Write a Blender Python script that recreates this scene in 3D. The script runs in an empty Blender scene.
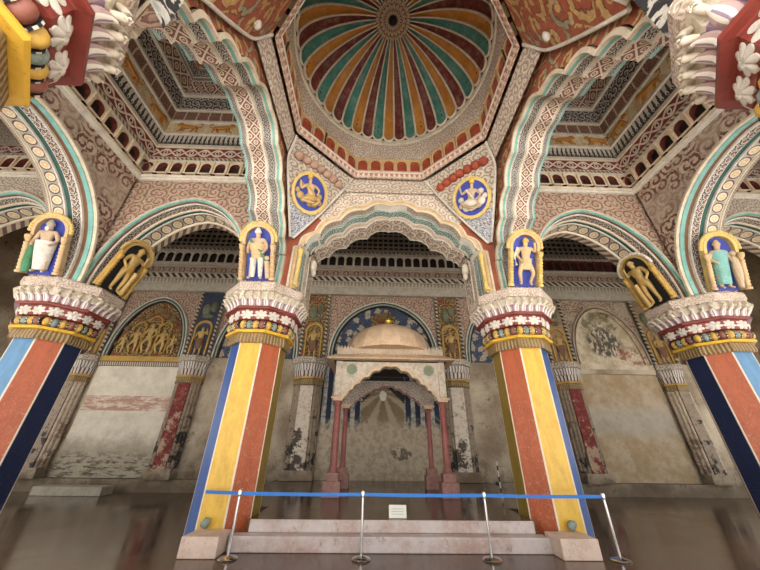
import bpy, bmesh, math, random
from math import sin, cos, pi, sqrt, radians as R
from mathutils import Vector, Matrix
random.seed(7)
sc = bpy.context.scene
COL = sc.collection

# ------------------------------------------------------------------ colours
def lin(c):
    c = c / 255.0
    return c / 12.92 if c <= .04045 else ((c + .055) / 1.055) ** 2.4
def rgb(r, g, b): return (lin(r), lin(g), lin(b), 1.0)

# ------------------------------------------------------------------ node graphs
class E:
    def __init__(s, g, k): s.g, s.k = g, k
    def _b(s, op, o): return s.g.m(op, s, o)
    def __add__(s, o): return s._b('ADD', o)
    __radd__ = __add__
    def __mul__(s, o): return s._b('MULTIPLY', o)
    __rmul__ = __mul__
    def __sub__(s, o): return s._b('SUBTRACT', o)
    def __rsub__(s, o): return s.g.m('SUBTRACT', o, s)
    def __truediv__(s, o): return s._b('DIVIDE', o)

class G:
    def __init__(g, name):
        g.mat = bpy.data.materials.new(name); g.mat.use_nodes = True
        g.t = g.mat.node_tree; g.n = g.t.nodes; g.l = g.t.links
        g.p = g.n['Principled BSDF']; g._uv = None; g._ob = None
    def put(g, inp, v):
        if isinstance(v, E): g.l.new(v.k, inp)
        else: inp.default_value = v
    def m(g, op, *a):
        n = g.n.new('ShaderNodeMath'); n.operation = op
        for i, v in enumerate(a): g.put(n.inputs[i], v)
        return E(g, n.outputs[0])
    def uv(g):
        if g._uv is None:
            n = g.n.new('ShaderNodeUVMap'); n.uv_map = 'UVMap'
            s = g.n.new('ShaderNodeSeparateXYZ'); g.l.new(n.outputs[0], s.inputs[0])
            g._uv = (E(g, s.outputs[0]), E(g, s.outputs[1]))
        return g._uv
    def ob(g):
        if g._ob is None:
            n = g.n.new('ShaderNodeNewGeometry'); g._ob = E(g, n.outputs['Position'])
        return g._ob
    def xyz(g):
        s = g.n.new('ShaderNodeSeparateXYZ'); g.put(s.inputs[0], g.ob())
        return E(g, s.outputs[0]), E(g, s.outputs[1]), E(g, s.outputs[2])
    def vec(g, x, y, z=0.0):
        n = g.n.new('ShaderNodeCombineXYZ')
        for i, v in enumerate((x, y, z)): g.put(n.inputs[i], v)
        return E(g, n.outputs[0])
    def sin(g, a): return g.m('SINE', a)
    def fr(g, a): return g.m('FRACT', a)
    def ab(g, a): return g.m('ABSOLUTE', a)
    def fl(g, a): return g.m('FLOOR', a)
    def mn(g, a, b): return g.m('MINIMUM', a, b)
    def mx(g, a, b): return g.m('MAXIMUM', a, b)
    def lt(g, a, b): return g.m('LESS_THAN', a, b)
    def gt(g, a, b): return g.m('GREATER_THAN', a, b)
    def hyp(g, a, b): return g.m('SQRT', a * a + b * b)
    def atan(g, a, b): return g.m('ARCTAN2', a, b)
    def sm(g, x, a, b):
        n = g.n.new('ShaderNodeMapRange'); n.interpolation_type = 'SMOOTHSTEP'
        for i, v in enumerate((x, a, b)): g.put(n.inputs[i], v)
        return E(g, n.outputs[0])
    def noise(g, v, scale, detail=3.0, rough=.55, dist=0.0):
        n = g.n.new('ShaderNodeTexNoise'); g.put(n.inputs['Vector'], v)
        n.inputs['Scale'].default_value = scale; n.inputs['Detail'].default_value = detail
        n.inputs['Roughness'].default_value = rough; n.inputs['Distortion'].default_value = dist
        return E(g, n.outputs[0])
    def voro(g, v, scale, feature='F1', rnd=1.0):
        n = g.n.new('ShaderNodeTexVoronoi'); n.voronoi_dimensions = '2D'; n.feature = feature
        g.put(n.inputs['Vector'], v); n.inputs['Scale'].default_value = scale; n.inputs['Randomness'].default_value = rnd
        return n
    def col(g, c):
        if isinstance(c, E): return c
        n = g.n.new('ShaderNodeRGB'); n.outputs[0].default_value = c
        return E(g, n.outputs[0])
    def mix(g, f, a, b, mode='MIX'):
        n = g.n.new('ShaderNodeMix'); n.data_type = 'RGBA'; n.blend_type = mode
        g.put(n.inputs['Factor'], f)
        g.put(n.inputs[6], a); g.put(n.inputs[7], b)
        return E(g, n.outputs[2])
    def done(g, c, h=None, rough=.75, bump=.4, dist=.02, wear=.35, wscale=3.0, metal=0.0):
        if wear > 0:
            a = g.noise(g.ob(), wscale, 5.0, .65)
            k = g.sm(a, .33, .62)
            c = g.mix(g.sm(g.noise(g.ob(), 17.0, 3.0, .7), .56, .70) * min(1.0, wear * 1.5), c, g.mix(1.0, c, rgb(168, 152, 136), 'MULTIPLY'))
            c = g.mix(k * wear + (1 - wear), g.mix(1.0, c, rgb(176, 165, 148), 'MULTIPLY'), c)
        g.put(g.p.inputs['Base Color'], c)
        g.put(g.p.inputs['Roughness'], rough); g.p.inputs['Metallic'].default_value = metal
        if h is not None:
            b = g.n.new('ShaderNodeBump'); b.inputs['Strength'].default_value = bump; b.inputs['Distance'].default_value = dist
            g.put(b.inputs['Height'], h); g.l.new(b.outputs[0], g.p.inputs['Normal'])
        return g.mat

def plain(name, c, rough=.7, wear=.35, metal=0.0, bump=.25, wscale=4.0):
    g = G(name)
    h = g.noise(g.ob(), 30.0, 3.0) if bump else None
    return g.done(g.col(c), h, rough, bump, .01, wear, wscale, metal)

def spiral(g, u, v, sc_, k=14.0, rnd=.6, arms=1.0):
    n = g.voro(g.vec(u, v), sc_, 'F1', rnd)
    s = g.n.new('ShaderNodeSeparateXYZ'); g.l.new(n.outputs['Position'], s.inputs[0])
    px, py = E(g, s.outputs[0]), E(g, s.outputs[1])
    d = E(g, n.outputs['Distance'])
    ang = g.atan(v - py, u - px)
    leaf = g.noise(g.vec(u, v), sc_ * 5.0, 2.0)
    return g.sin(ang * arms + d * k + leaf * 5.0), d

def scroll(name, raised, ground, sc_=2.0, third=None, amt=.1, rough=.8, wear=.35, k=14.0, bump=.7, dist=.04, patch=None, lw=.45):
    g = G(name); u, v = g.uv()
    s, d = spiral(g, u, v, sc_, k)
    m = g.sm(s, amt - .25, amt + .25)
    c = g.mix(m, ground, raised)
    if third:
        f = g.sm(g.noise(g.vec(u, v), sc_ * .9, 2.0), .5, .58)
        c = g.mix(f * .85, c, g.mix(m, ground, third))
    dots = g.lt(d, .10)
    c = g.mix(dots, c, raised)
    fine = g.sm(g.noise(g.vec(u, v), sc_ * 9.0, 3.0, .7), .35, .65)
    c = g.mix(fine * .3, c, g.mix(1.0, c, rgb(150, 138, 128), 'MULTIPLY'))
    lines = g.sm(g.ab(s - amt), 0.0, .35)
    c = g.mix((1 - lines) * lw, c, rgb(60, 44, 38))
    if patch:
        f = g.sm(g.noise(g.vec(u, v), .7, 2.0), .48, .6)
        c = g.mix(f * .7, c, patch)
    return g.done(c, m, rough, bump, dist, wear)

def band(name, fn, rough=.75, wear=.3, bump=.6, dist=.03):
    g = G(name); u, v = g.uv()
    c, h = fn(g, u, v)
    return g.done(c, h, rough, bump, dist, wear)

CREAM = rgb(214, 203, 182); PINKCREAM = rgb(212, 192, 176); WHITE = rgb(226, 220, 206); MAROON = rgb(112, 52, 44)
TERRA = rgb(168, 92, 66); TEAL = rgb(122, 176, 168); DTEAL = rgb(52, 92, 84); BLACK = rgb(36, 32, 32); GOLD = rgb(186, 146, 66)
YELLOW = rgb(226, 180, 64); BLUE = rgb(52, 66, 158); NAVY = rgb(30, 44, 78); SKYB = rgb(92, 138, 176); ORANGE = rgb(196, 92, 50)
OLIVE = rgb(146, 124, 54); BROWN = rgb(120, 84, 58); GREYC = rgb(178, 168, 150); RED = rgb(150, 62, 48)

def f_medallion(bg, disc, rim, core):
    def fn(g, u, v):
        du = (g.fr(u * 1.15) - .5) / 1.15; dv = v - .5
        d = g.hyp(du, dv * .85)
        c = g.mix(g.lt(d, .40), bg, rim)
        c = g.mix(g.lt(d, .34), c, BLACK); c = g.mix(g.lt(d, .31), c, disc)
        pet = g.sin(g.atan(dv, du) * 10.0) * .03
        c = g.mix(g.lt(d + pet, .2), c, core); c = g.mix(g.lt(d, .09), c, disc)
        e = g.gt(g.ab(dv), .44)
        c = g.mix(e, c, WHITE)
        s, _ = spiral(g, u, v, 5.0)
        c = g.mix(g.gt(d, .40) * g.gt(s, .2) * g.lt(g.ab(dv), .44), c, GREYC)
        return c, g.sm(d, .42, .3)
    return fn
def f_scrollband(bg, fg, third=None, dens=1.6):
    def fn(g, u, v):
        s, d = spiral(g, u, v, dens, 16.0, .25)
        m = g.sm(s, -.15, .25)
        c = g.mix(m, bg, fg)
        if third: c = g.mix(g.lt(d, .2), c, third)
        e = g.gt(g.ab(v - .5), .43)
        c = g.mix(e, c, WHITE)
        return c, g.mx(m, e)
    return fn
def f_guilloche(bg, fg, dot):
    def fn(g, u, v):
        w = g.ab(g.sin(u * pi)) * .30
        a = g.ab(g.ab(v - .5) - w)
        m = g.lt(a, .085)
        c = g.mix(m, bg, fg)
        d = g.hyp(g.fr(u) - .5, (v - .5) * .8)
        c = g.mix(g.lt(d, .17), c, fg); c = g.mix(g.lt(d, .09), c, dot)
        e = g.gt(g.ab(v - .5), .44)
        c = g.mix(e, c, fg)
        return c, g.mx(m, e)
    return fn
def f_fringe(bg, fg, per=1.6):
    def fn(g, u, v):
        t = g.ab(g.fr(u * per) - .5) * 2.0
        m = g.gt(t * .9 + g.sin(v * 14.0) * .16, v)
        t2 = g.ab(g.fr(u * per + .5) - .5) * 2.0
        m2 = g.lt(g.hyp((g.fr(u * per + .5) - .5) * .9, v - .74), .17)
        m = g.mx(m * g.gt(v, .12), m2)
        c = g.mix(m, bg, fg)
        inner = g.lt(g.hyp((g.fr(u * per) - .5) * .9, v - .3), .1)
        c = g.mix(inner, c, fg)
        e = g.gt(g.ab(v - .5), .46)
        return g.mix(e, c, WHITE), m
    return fn
def f_rope(a, b, per=2.2, slant=1.2):
    def fn(g, u, v):
        m = g.gt(g.sin((u * per + v * slant) * 2 * pi), 0.0)
        return g.mix(m, a, b), m
    return fn
def f_diaper(bg, fg, line, n=1.5):
    def fn(g, u, v):
        a = g.fr((u + v) * n); b = g.fr((u - v) * n)
        e = g.mx(g.ab(a - .5), g.ab(b - .5))
        c = g.mix(g.gt(e, .43), bg, line)
        c = g.mix(g.lt(g.hyp(a - .5, b - .5), .30), c, fg)
        c = g.mix(g.lt(g.hyp(a - .5, b - .5), .16), c, MAROON)
        c = g.mix(g.lt(g.hyp(a - .5, b - .5), .08), c, fg)
        ed = g.gt(g.ab(v - .5), .44)
        return g.mix(ed, c, WHITE), g.gt(e, .43)
    return fn
def f_tiles(bg, fg, line, per=1.0):
    def fn(g, u, v):
        a = g.fr(u * per)
        s, d = spiral(g, u, v, 3.5)
        c = g.mix(g.sm(s, -.1, .3), bg, fg)
        e = g.mx(g.gt(g.ab(a - .5), .44), g.gt(g.ab(v - .5), .42))
        return g.mix(e, c, line), e
    return fn
def f_fan(bg, dk, lt):
    def fn(g, u, v):
        a = g.fr(u * .8) - .5; d = g.hyp(a * 1.25, v - .45)
        c = g.mix(g.lt(d, .36), bg, dk)
        c = g.mix(g.lt(d, .25) * g.gt(g.sin(g.atan(v - .25, a) * 9.0), -.2), c, lt)
        s, _ = spiral(g, u, v, 3.0)
        c = g.mix(g.gt(d, .40) * g.gt(s, .3), c, rgb(140, 84, 72))
        e = g.gt(g.ab(v - .5), .42)
        return g.mix(e, c, lt), g.sm(d, .4, .3)
    return fn
def f_dentil(bg, fg, per=2.0):
    def fn(g, u, v):
        m = g.lt(g.ab(g.fr(u * per) - .5), .26) * g.lt(v, .8)
        return g.mix(m, bg, fg), m
    return fn
def f_lattice(g, u, v):
    a = g.ab(g.fr(u * 4.0) - .5); b = g.ab(g.fr(v * 4.0) - .5)
    m = g.gt(g.mx(a, b), .32)
    return g.mix(m, rgb(16, 14, 13), rgb(104, 96, 84)), m

M = {}
M['cream'] = plain('cream_plaster', CREAM); M['white'] = plain('white_line', rgb(214, 208, 196), wear=.35)
M['pink'] = plain('pink_plaster', rgb(206, 160, 140)); M['terra'] = plain('terracotta_paint', TERRA, wear=.5)
M['maroon'] = plain('maroon_paint', MAROON, wear=.3); M['maroon_gloss'] = plain('maroon_gloss', rgb(128, 52, 42), .45)
M['line'] = plain('cream_line', rgb(212, 198, 174), wear=.35); M['teal'] = plain('teal_paint', TEAL); M['dteal'] = plain('dark_teal', DTEAL); M['black'] = plain('black_paint', BLACK)
M['gold'] = plain('gold_paint', GOLD, .5); M['yellow'] = plain('yellow_paint', YELLOW, .5, .25); M['blue'] = plain('blue_paint', BLUE, .6, .2)
M['navy'] = plain('navy_paint', rgb(54, 60, 80)); M['grey'] = plain('grey_stone', GREYC); M['greyteal'] = plain('grey_teal', rgb(128, 142, 132), .5)
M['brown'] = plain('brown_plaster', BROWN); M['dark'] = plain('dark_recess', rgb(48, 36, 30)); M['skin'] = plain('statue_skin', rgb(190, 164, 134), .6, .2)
M['goldskin'] = plain('statue_gold', rgb(188, 156, 92), .55, .3); M['green'] = plain('green_paint', rgb(70, 130, 90)); M['lilac'] = plain('lilac_paint', rgb(150, 128, 150))
M['redrecess'] = plain('red_recess', rgb(158, 70, 44)); M['peach'] = plain('peach_paint', rgb(206, 174, 128)); M['sandstone'] = plain('pale_sandstone', rgb(206, 176, 144), .7, .3)
M['marble'] = plain('white_marble', rgb(196, 182, 162), .5, .5, wscale=6.0); M['redstone'] = plain('red_column', rgb(150, 84, 76), .45, .5)
M['pinkstone'] = plain('pink_granite', rgb(160, 118, 106), .6, .5, wscale=8.0)

def spandrel_paint():
    g = G('terracotta_and_cream_spandrel'); u, v = g.uv()
    s_, d = spiral(g, u, v, 4.0)
    m = g.sm(s_, -.45, .05)
    a = g.mix(m, rgb(182, 156, 142), rgb(222, 210, 190))
    x, y, z = g.xyz()
    w = g.ab(x + .0) * .95 + 5.62
    c = g.mix(g.gt(z, w), TERRA, a)
    return g.done(c, m, .8, .5, .03, .4)
M['spandrelmix'] = spandrel_paint()
M['sc_cream'] = scroll('scroll_cream_on_pink', rgb(222, 212, 192), rgb(182, 156, 142), 4.6, rgb(212, 196, 174), amt=-.2, lw=.3, wear=.2)
M['sc_maroon'] = scroll('scroll_cream_on_maroon', rgb(206, 190, 168), rgb(126, 76, 64), 2.6, rgb(176, 156, 136), amt=-.3, patch=rgb(186, 168, 150))
M['sc_terra'] = scroll('scroll_gold_on_terracotta', rgb(204, 168, 110), TERRA, 1.9, rgb(150, 156, 130), amt=.35)
M['sc_dimfade'] = scroll('faded_relief', rgb(200, 182, 158), rgb(160, 116, 100), 2.6, rgb(190, 176, 150), amt=-.4, patch=rgb(196, 180, 154)); M['sc_dark'] = scroll('scroll_grey_on_black', rgb(190, 184, 172), rgb(42, 40, 42), 2.0, rgb(120, 130, 128), amt=.0)
M['sc_pale'] = scroll('scroll_pale_relief', rgb(210, 198, 178), rgb(160, 140, 126), 4.6, rgb(208, 198, 180), amt=-.35, lw=.32, wear=.2)
M['sc_dim'] = scroll('scroll_pink_relief', rgb(198, 172, 148), rgb(156, 106, 92), 3.2, rgb(196, 182, 156), amt=-.45, lw=.35)
M['sc_marble'] = scroll('faint_marble_scroll', rgb(196, 186, 172), rgb(150, 120, 108), 7.0, amt=-.5); M['filigree'] = scroll('blue_white_filigree', rgb(222, 220, 216), rgb(128, 136, 160), 3.4, amt=.0)
M['b_med'] = band('medallion_band', f_medallion(rgb(160, 166, 156), rgb(222, 208, 182), rgb(120, 80, 72), rgb(214, 186, 140)))
M['b_scroll_w'] = band('scroll_band_pale', f_scrollband(rgb(70, 62, 60), rgb(206, 198, 184), rgb(170, 110, 96)))
M['b_scroll_d'] = band('scroll_band_dark', f_scrollband(rgb(34, 34, 36), rgb(196, 192, 184), rgb(150, 130, 116), 2.2))
M['b_scroll_t'] = band('scroll_band_teal', f_scrollband(rgb(58, 104, 104), rgb(196, 200, 188), rgb(120, 180, 172), 2.0))
M['b_scroll_c'] = band('scroll_band_cream', f_scrollband(rgb(150, 132, 116), rgb(212, 202, 184), rgb(176, 128, 110), 2.0))
M['b_guil'] = band('guilloche_band', f_guilloche(rgb(112, 44, 40), rgb(212, 196, 176), rgb(40, 40, 44)))
M['b_fringe'] = band('fringe_band', f_fringe(rgb(200, 192, 176), rgb(52, 50, 52), 3.0))
M['b_rope'] = band('rope_molding', f_rope(rgb(196, 184, 162), rgb(84, 56, 46)))
M['b_ropebr'] = band('slanted_leaf_band', f_rope(rgb(190, 174, 150), rgb(108, 84, 74), 1.0, .8))
M['b_diaper'] = band('diaper_band', f_diaper(rgb(128, 84, 72), rgb(206, 192, 168), rgb(216, 206, 188), 1.2))
M['b_tiles'] = band('maroon_tile_band', f_tiles(rgb(104, 60, 50), rgb(160, 130, 110), rgb(206, 190, 166)))
M['b_lion'] = band('lion_ground', f_scrollband(rgb(222, 208, 172), rgb(214, 192, 150), None, .5))
M['b_dentil'] = band('dentil_band', f_dentil(rgb(96, 78, 66), rgb(198, 184, 160)))
M['b_rope1'] = band('bold_rope_band', f_rope(rgb(206, 194, 172), rgb(70, 52, 44), .9, .8)); M['b_greyleaf'] = band('grey_leaf_band', f_fringe(rgb(150, 138, 120), rgb(196, 184, 162), 2.0))
M['b_leaf'] = band('leaf_molding', f_fringe(rgb(176, 120, 100), rgb(216, 202, 182), 1.0))
M['b_fan'] = band('fan_band', f_fan(rgb(190, 166, 146), rgb(78, 56, 52), rgb(206, 190, 166)))
M['lattice'] = band('lattice_fill', f_lattice)

def shaft_mat(name, c, scratch):
    g = G(name); u, v = g.uv()
    e = g.gt(g.ab(u - .5), .462)
    a = g.noise(g.vec(u * 1.0, v * .7), 3.2, 6.0, .7)
    b = g.noise(g.vec(u * 1.4, v * 2.4), 6.0, 6.0, .75, 1.5)
    low = g.sm(v, 4.0, .4)
    base = g.mix(g.sm(a, .35, .65) * .5, c, g.mix(1.0, c, rgb(215, 205, 195), 'MULTIPLY'))
    base = g.mix(g.sm(b, .60 - scratch * .06, .70) * (low * .75 + .18) * min(scratch, 1.0), base, rgb(208, 176, 158))
    base = g.mix(g.sm(g.noise(g.vec(u, v * .4), 1.6, 3.0), .52, .7) * .4, base, g.mix(1.0, c, rgb(180, 165, 150), 'MULTIPLY'))
    base = g.mix(e, base, rgb(222, 210, 186))
    return g.done(base, b, .42, .12, .01, .12)
SH = {n: shaft_mat('shaft_' + n, c, s) for n, c, s in (('yellow', rgb(224, 180, 66), .35), ('orange', rgb(180, 90, 48), 1.1), ('blue', rgb(56, 92, 158), .5),
      ('olive', rgb(150, 126, 50), .4), ('navy', rgb(30, 46, 84), .5), ('sky', rgb(92, 140, 180), .4))}

def wall_mat():
    g = G('weathered_plaster'); x, y, z = g.xyz()
    n1 = g.noise(g.ob(), .55, 6.0, .62); n2 = g.noise(g.ob(), 2.2, 6.0, .7); n3 = g.noise(g.ob(), 9.0, 4.0, .7)
    c = g.mix(g.sm(n1, .36, .62), rgb(140, 122, 100), rgb(196, 182, 158))
    c = g.mix(g.sm(n2, .5, .72) * .55, c, rgb(150, 112, 76))
    c = g.mix(g.sm(n2 + n3 * .3, .72, .86) * .8, c, rgb(86, 70, 54))
    damp = g.sm(z + n2 * 2.2 - 1.1, 1.3, .1)
    c = g.mix(damp * .75, c, rgb(92, 76, 58))
    return g.done(c, n3, .9, .4, .03, .2)
M['wall'] = wall_mat()
def white_panel_mat():
    g = G('whitewashed_panel'); x, y, z = g.xyz()
    n2 = g.noise(g.ob(), 1.6, 6.0, .7); n3 = g.noise(g.vec(x * .6, z * 2.0), 3.0, 6.0, .75)
    c = g.mix(g.sm(n2, .35, .6), rgb(206, 196, 176), rgb(222, 212, 192))
    pb = g.lt(g.ab(z - 3.15), .3) * g.sm(n3, .4, .56)
    c = g.mix(pb * .8, c, rgb(172, 112, 92))
    grey = g.sm(z + n2 * 1.2, 2.7, 2.0)
    c = g.mix(grey * .75, c, rgb(158, 144, 122))
    mold = g.sm(n3, .47, .58) * g.sm(z + n2 * .6, 1.9, 1.2)
    c = g.mix(mold * .85, c, rgb(72, 66, 50))
    return g.done(c, n3, .9, .3, .03, .15)
M['panelwhite'] = white_panel_mat()
def ochre_panel_mat():
    g = G('ochre_stained_panel'); x, y, z = g.xyz()
    n2 = g.noise(g.ob(), 1.1, 6.0, .7); n3 = g.noise(g.ob(), 3.5, 6.0, .75)
    c = g.mix(g.sm(n2, .38, .62), rgb(186, 168, 142), rgb(166, 142, 108))
    c = g.mix(g.sm(g.ab(z - 3.2 + n3), .8, .3) * .6, c, rgb(176, 170, 158))
    c = g.mix(g.sm(n3, .55, .7) * .5, c, rgb(120, 92, 62))
    return g.done(c, n3, .9, .3, .03, .15)
M['panelochre'] = ochre_panel_mat()
def floor_mat():
    g = G('polished_dark_floor')
    n1 = g.noise(g.ob(), .8, 5.0, .6); n2 = g.noise(g.ob(), 14.0, 4.0, .6)
    c = g.mix(g.sm(n1, .35, .65), rgb(70, 52, 42), rgb(104, 82, 66))
    c = g.mix(g.sm(n2, .5, .7) * .3, c, rgb(122, 100, 84))
    x, y, z = g.xyz()
    e = g.mx(g.gt(g.ab(g.fr(x * .55) - .5), .494), g.gt(g.ab(g.fr(y * .55) - .5), .494))
    c = g.mix(e * .5, c, rgb(50, 38, 32))
    return g.done(c, n2, g.sm(n1, .3, .7) * .10 + .09, .03, .01, 0)
M['floor'] = floor_mat()
def step_mat():
    g = G('worn_pink_stone')
    n1 = g.noise(g.ob(), 1.3, 5.0, .65); n2 = g.noise(g.ob(), 9.0, 5.0, .7)
    c = g.mix(g.sm(n1, .38, .62), rgb(196, 184, 178), rgb(178, 150, 138))
    c = g.mix(g.sm(n2, .5, .68) * .6, c, rgb(206, 194, 186))
    c = g.mix(g.sm(n2, .42, .3) * .6, c, rgb(122, 92, 82))
    return g.done(c, n2, .5, .2, .01, .15)
M['step'] = step_mat()
M['chrome'] = plain('polished_steel', rgb(214, 214, 214), .18, 0, 1.0, 0)
M['belt'] = plain('blue_webbing', rgb(38, 112, 190), .6, 0, 0, .1)
M['card'] = plain('white_card', rgb(226, 226, 214), .6, 0, 0, 0)
M['brass'] = plain('brass', rgb(206, 168, 70), .35, 0, 1.0, 0)
M['paleyellow'] = plain('pale_yellow', rgb(216, 188, 112), .6); M['dustpink'] = plain('dusty_pink', rgb(184, 150, 130), .8, .5); M['liongold'] = plain('lion_gold', rgb(184, 124, 50), .6, .2); M['beadyellow'] = plain('bead_yellow', rgb(208, 168, 78), .5, .5, wscale=8.0); M['beadbrown'] = plain('bead_brown', rgb(140, 84, 68), .5, .4); M['lattwood'] = plain('dusty_lattice', rgb(150, 138, 120)); M['blockstone'] = plain('pale_block_stone', rgb(214, 190, 172), .6, .3)
M['bouncefloor'] = plain('bounce_floor_stone', rgb(96, 86, 78), .6, .3)  # tone set for the light this slab bounces
M['bouncecourt'] = plain('bounce_courtyard', rgb(206, 204, 200), .9, 0)  # pale so that it reflects light into the hall

# dome paints keep their chips
for nm, c in (('d_yellow', rgb(190, 128, 44)), ('d_maroon', rgb(112, 44, 38)), ('d_teal', rgb(66, 132, 120))):
    g = G(nm)
    n = g.noise(g.ob(), 4.5, 6.0, .7); n2 = g.noise(g.ob(), 1.3, 3.0)
    cc = g.mix(g.sm(n, .42, .7) * .55, c, g.mix(.45, c, rgb(206, 190, 160)))
    cc = g.mix(g.sm(n2, .4, .65) * .4, cc, g.mix(1.0, c, rgb(170, 160, 150), 'MULTIPLY'))
    M[nm] = g.done(cc, n, .6, .15, .02, 0)

def pil_mat(name, paint, chips, dark):
    g = G(name); x, y, z = g.xyz()
    n2 = g.noise(g.ob(), 2.4, 6.0, .7); n3 = g.noise(g.ob(), 7.0, 5.0, .7)
    c = g.mix(g.sm(n3, .52, .6) * .4, paint, chips)
    f = g.sm(n2 + g.sm(z, 4.0, .8) * .16, .63, .69)
    c = g.mix(f, c, dark)
    return g.done(c, n3, .8, .3, .02, .2)
M['pil_white'] = pil_mat('peeling_white_paint', rgb(206, 194, 174), rgb(160, 96, 78), rgb(78, 66, 54))
M['pil_red'] = pil_mat('peeling_red_paint', rgb(116, 38, 34), rgb(176, 120, 92), rgb(176, 150, 124))
M['pil_flute'] = pil_mat('peeling_dark_flutes', rgb(150, 132, 112), rgb(70, 62, 52), rgb(48, 44, 38))
M['pil_line'] = pil_mat('worn_pale_flutes', rgb(190, 172, 150), rgb(120, 92, 82), rgb(130, 112, 92))
def mural_mat():
    g = G('faded_throne_mural'); x, y, z = g.xyz()
    n = g.noise(g.ob(), 2.4, 6.0, .7, 1.2); n3 = g.noise(g.ob(), 6.0, 5.0, .7)
    xx = x - .05
    st = g.sin(g.ab(xx) * 15.0 + n * 1.2)
    side = g.mix(g.sm(st, -.1, .35), rgb(36, 42, 64), g.mix(g.sm(n3, .4, .6), rgb(186, 180, 166), rgb(120, 122, 120)))
    rad = g.sin(g.atan(xx, z - 3.85 + n * .2) * 9.0 + n3 * 3.0)
    mid = g.mix(g.sm(rad, -.2, .7), g.mix(n, rgb(100, 86, 66), rgb(150, 130, 100)), rgb(166, 152, 126))
    core = g.lt(g.ab(xx) + (n - .5) * .5, .95)
    c = g.mix(core, side, g.mix(g.gt(z + g.ab(xx) * .9 + n * .4, 4.35), mid, rgb(44, 48, 44)))
    fig = g.lt(g.hyp(xx + n * .12 - .06, (z - 3.62) * .75 + n3 * .12 - .06), .16)
    c = g.mix(fig, c, rgb(222, 214, 198))
    fade = g.sm(z + n * 1.5 + n3 * .5, 3.75, 3.15)
    c = g.mix(fade, c, g.mix(g.sm(n3, .42, .62), rgb(184, 170, 146), rgb(160, 142, 118)))
    rub = g.gt(n3 + g.lt(g.hyp(xx - .75, (z - 1.35) * 2.0), .45) * .22, .72)
    c = g.mix(rub * .8, c, rgb(86, 76, 66))
    return g.done(c, n3, .9, .2, .02, .1)
M['mural'] = mural_mat()
def tymp_mat():
    g = G('blue_painted_tympanum'); u, v = g.uv()
    n = g.voro(g.vec(u, v), 2.0, 'F1', .9)
    d = E(g, n.outputs['Distance']); k = g.noise(g.vec(u, v), 9.0, 3.0)
    c = g.mix(g.lt(d + (k - .5) * .9, .30), rgb(60, 70, 92), rgb(172, 160, 136))
    c = g.mix(g.gt(k, .62), c, rgb(100, 110, 124))
    return g.done(c, d, .85, .3, .03, .3)
M['tymp_blue'] = tymp_mat()
def goldrelief():
    g = G('gilded_relief_ground'); u, v = g.uv()
    s, d = spiral(g, u, v, 3.0)
    k = g.noise(g.vec(u, v), 2.2, 3.0)
    c = g.mix(g.sm(s, -.1, .3), rgb(92, 66, 44), rgb(168, 138, 86))
    c = g.mix(g.sm(k, .54, .6) * .7, c, rgb(132, 60, 44)); c = g.mix(g.sm(k, .44, .38) * .6, c, rgb(112, 116, 72))
    return g.done(c, s, .8, .5, .03, .3)
M['goldrelief'] = goldrelief()
M['smudgy'] = plain('faded_brown_plaster', rgb(164, 138, 106), .9, .6)
M['sc_green'] = scroll('green_leaf_relief', rgb(168, 172, 140), rgb(104, 104, 76), 5.0, amt=-.2)
def smudge():
    g = G('flaking_mural'); x, y, z = g.xyz()
    n = g.noise(g.ob(), 1.2, 6.0, .7); n3 = g.noise(g.ob(), 3.6, 6.0, .75); n5 = g.noise(g.vec(x * 2.6, z * 1.1), 2.6, 4.0, .6)
    c = g.mix(g.sm(n, .38, .6), rgb(178, 160, 130), rgb(212, 198, 172))
    c = g.mix(g.sm(n3, .58, .68) * .5, c, rgb(150, 100, 80))
    c = g.mix(g.sm(n3, .42, .32) * .4, c, rgb(122, 112, 82))
    top = g.lt(g.hyp((x - 11.1) * .8, (z - 7.3) * 1.3), .75)
    c = g.mix(top * g.sm(n3, .42, .55) * .8, c, rgb(104, 94, 62))
    e = g.hyp((x - 11.0) * .85, z - 6.25)
    c = g.mix(g.sm(e, .85, .6) * g.sm(n5, .44, .52) * .9, c, rgb(66, 64, 60))
    c = g.mix(g.sm(e, .8, .5) * g.sm(n3, .52, .56) * g.sm(n5, .46, .40), c, rgb(196, 186, 166))
    r = g.hyp((x - 12.1) * .8, (z - 5.6) * 1.2)
    c = g.mix(g.sm(r, .75, .4) * g.sm(n3, .45, .55) * .8, c, rgb(138, 66, 54))
    return g.done(c, n3, .9, .4, .03, .2)
M['smudge'] = smudge()

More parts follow.
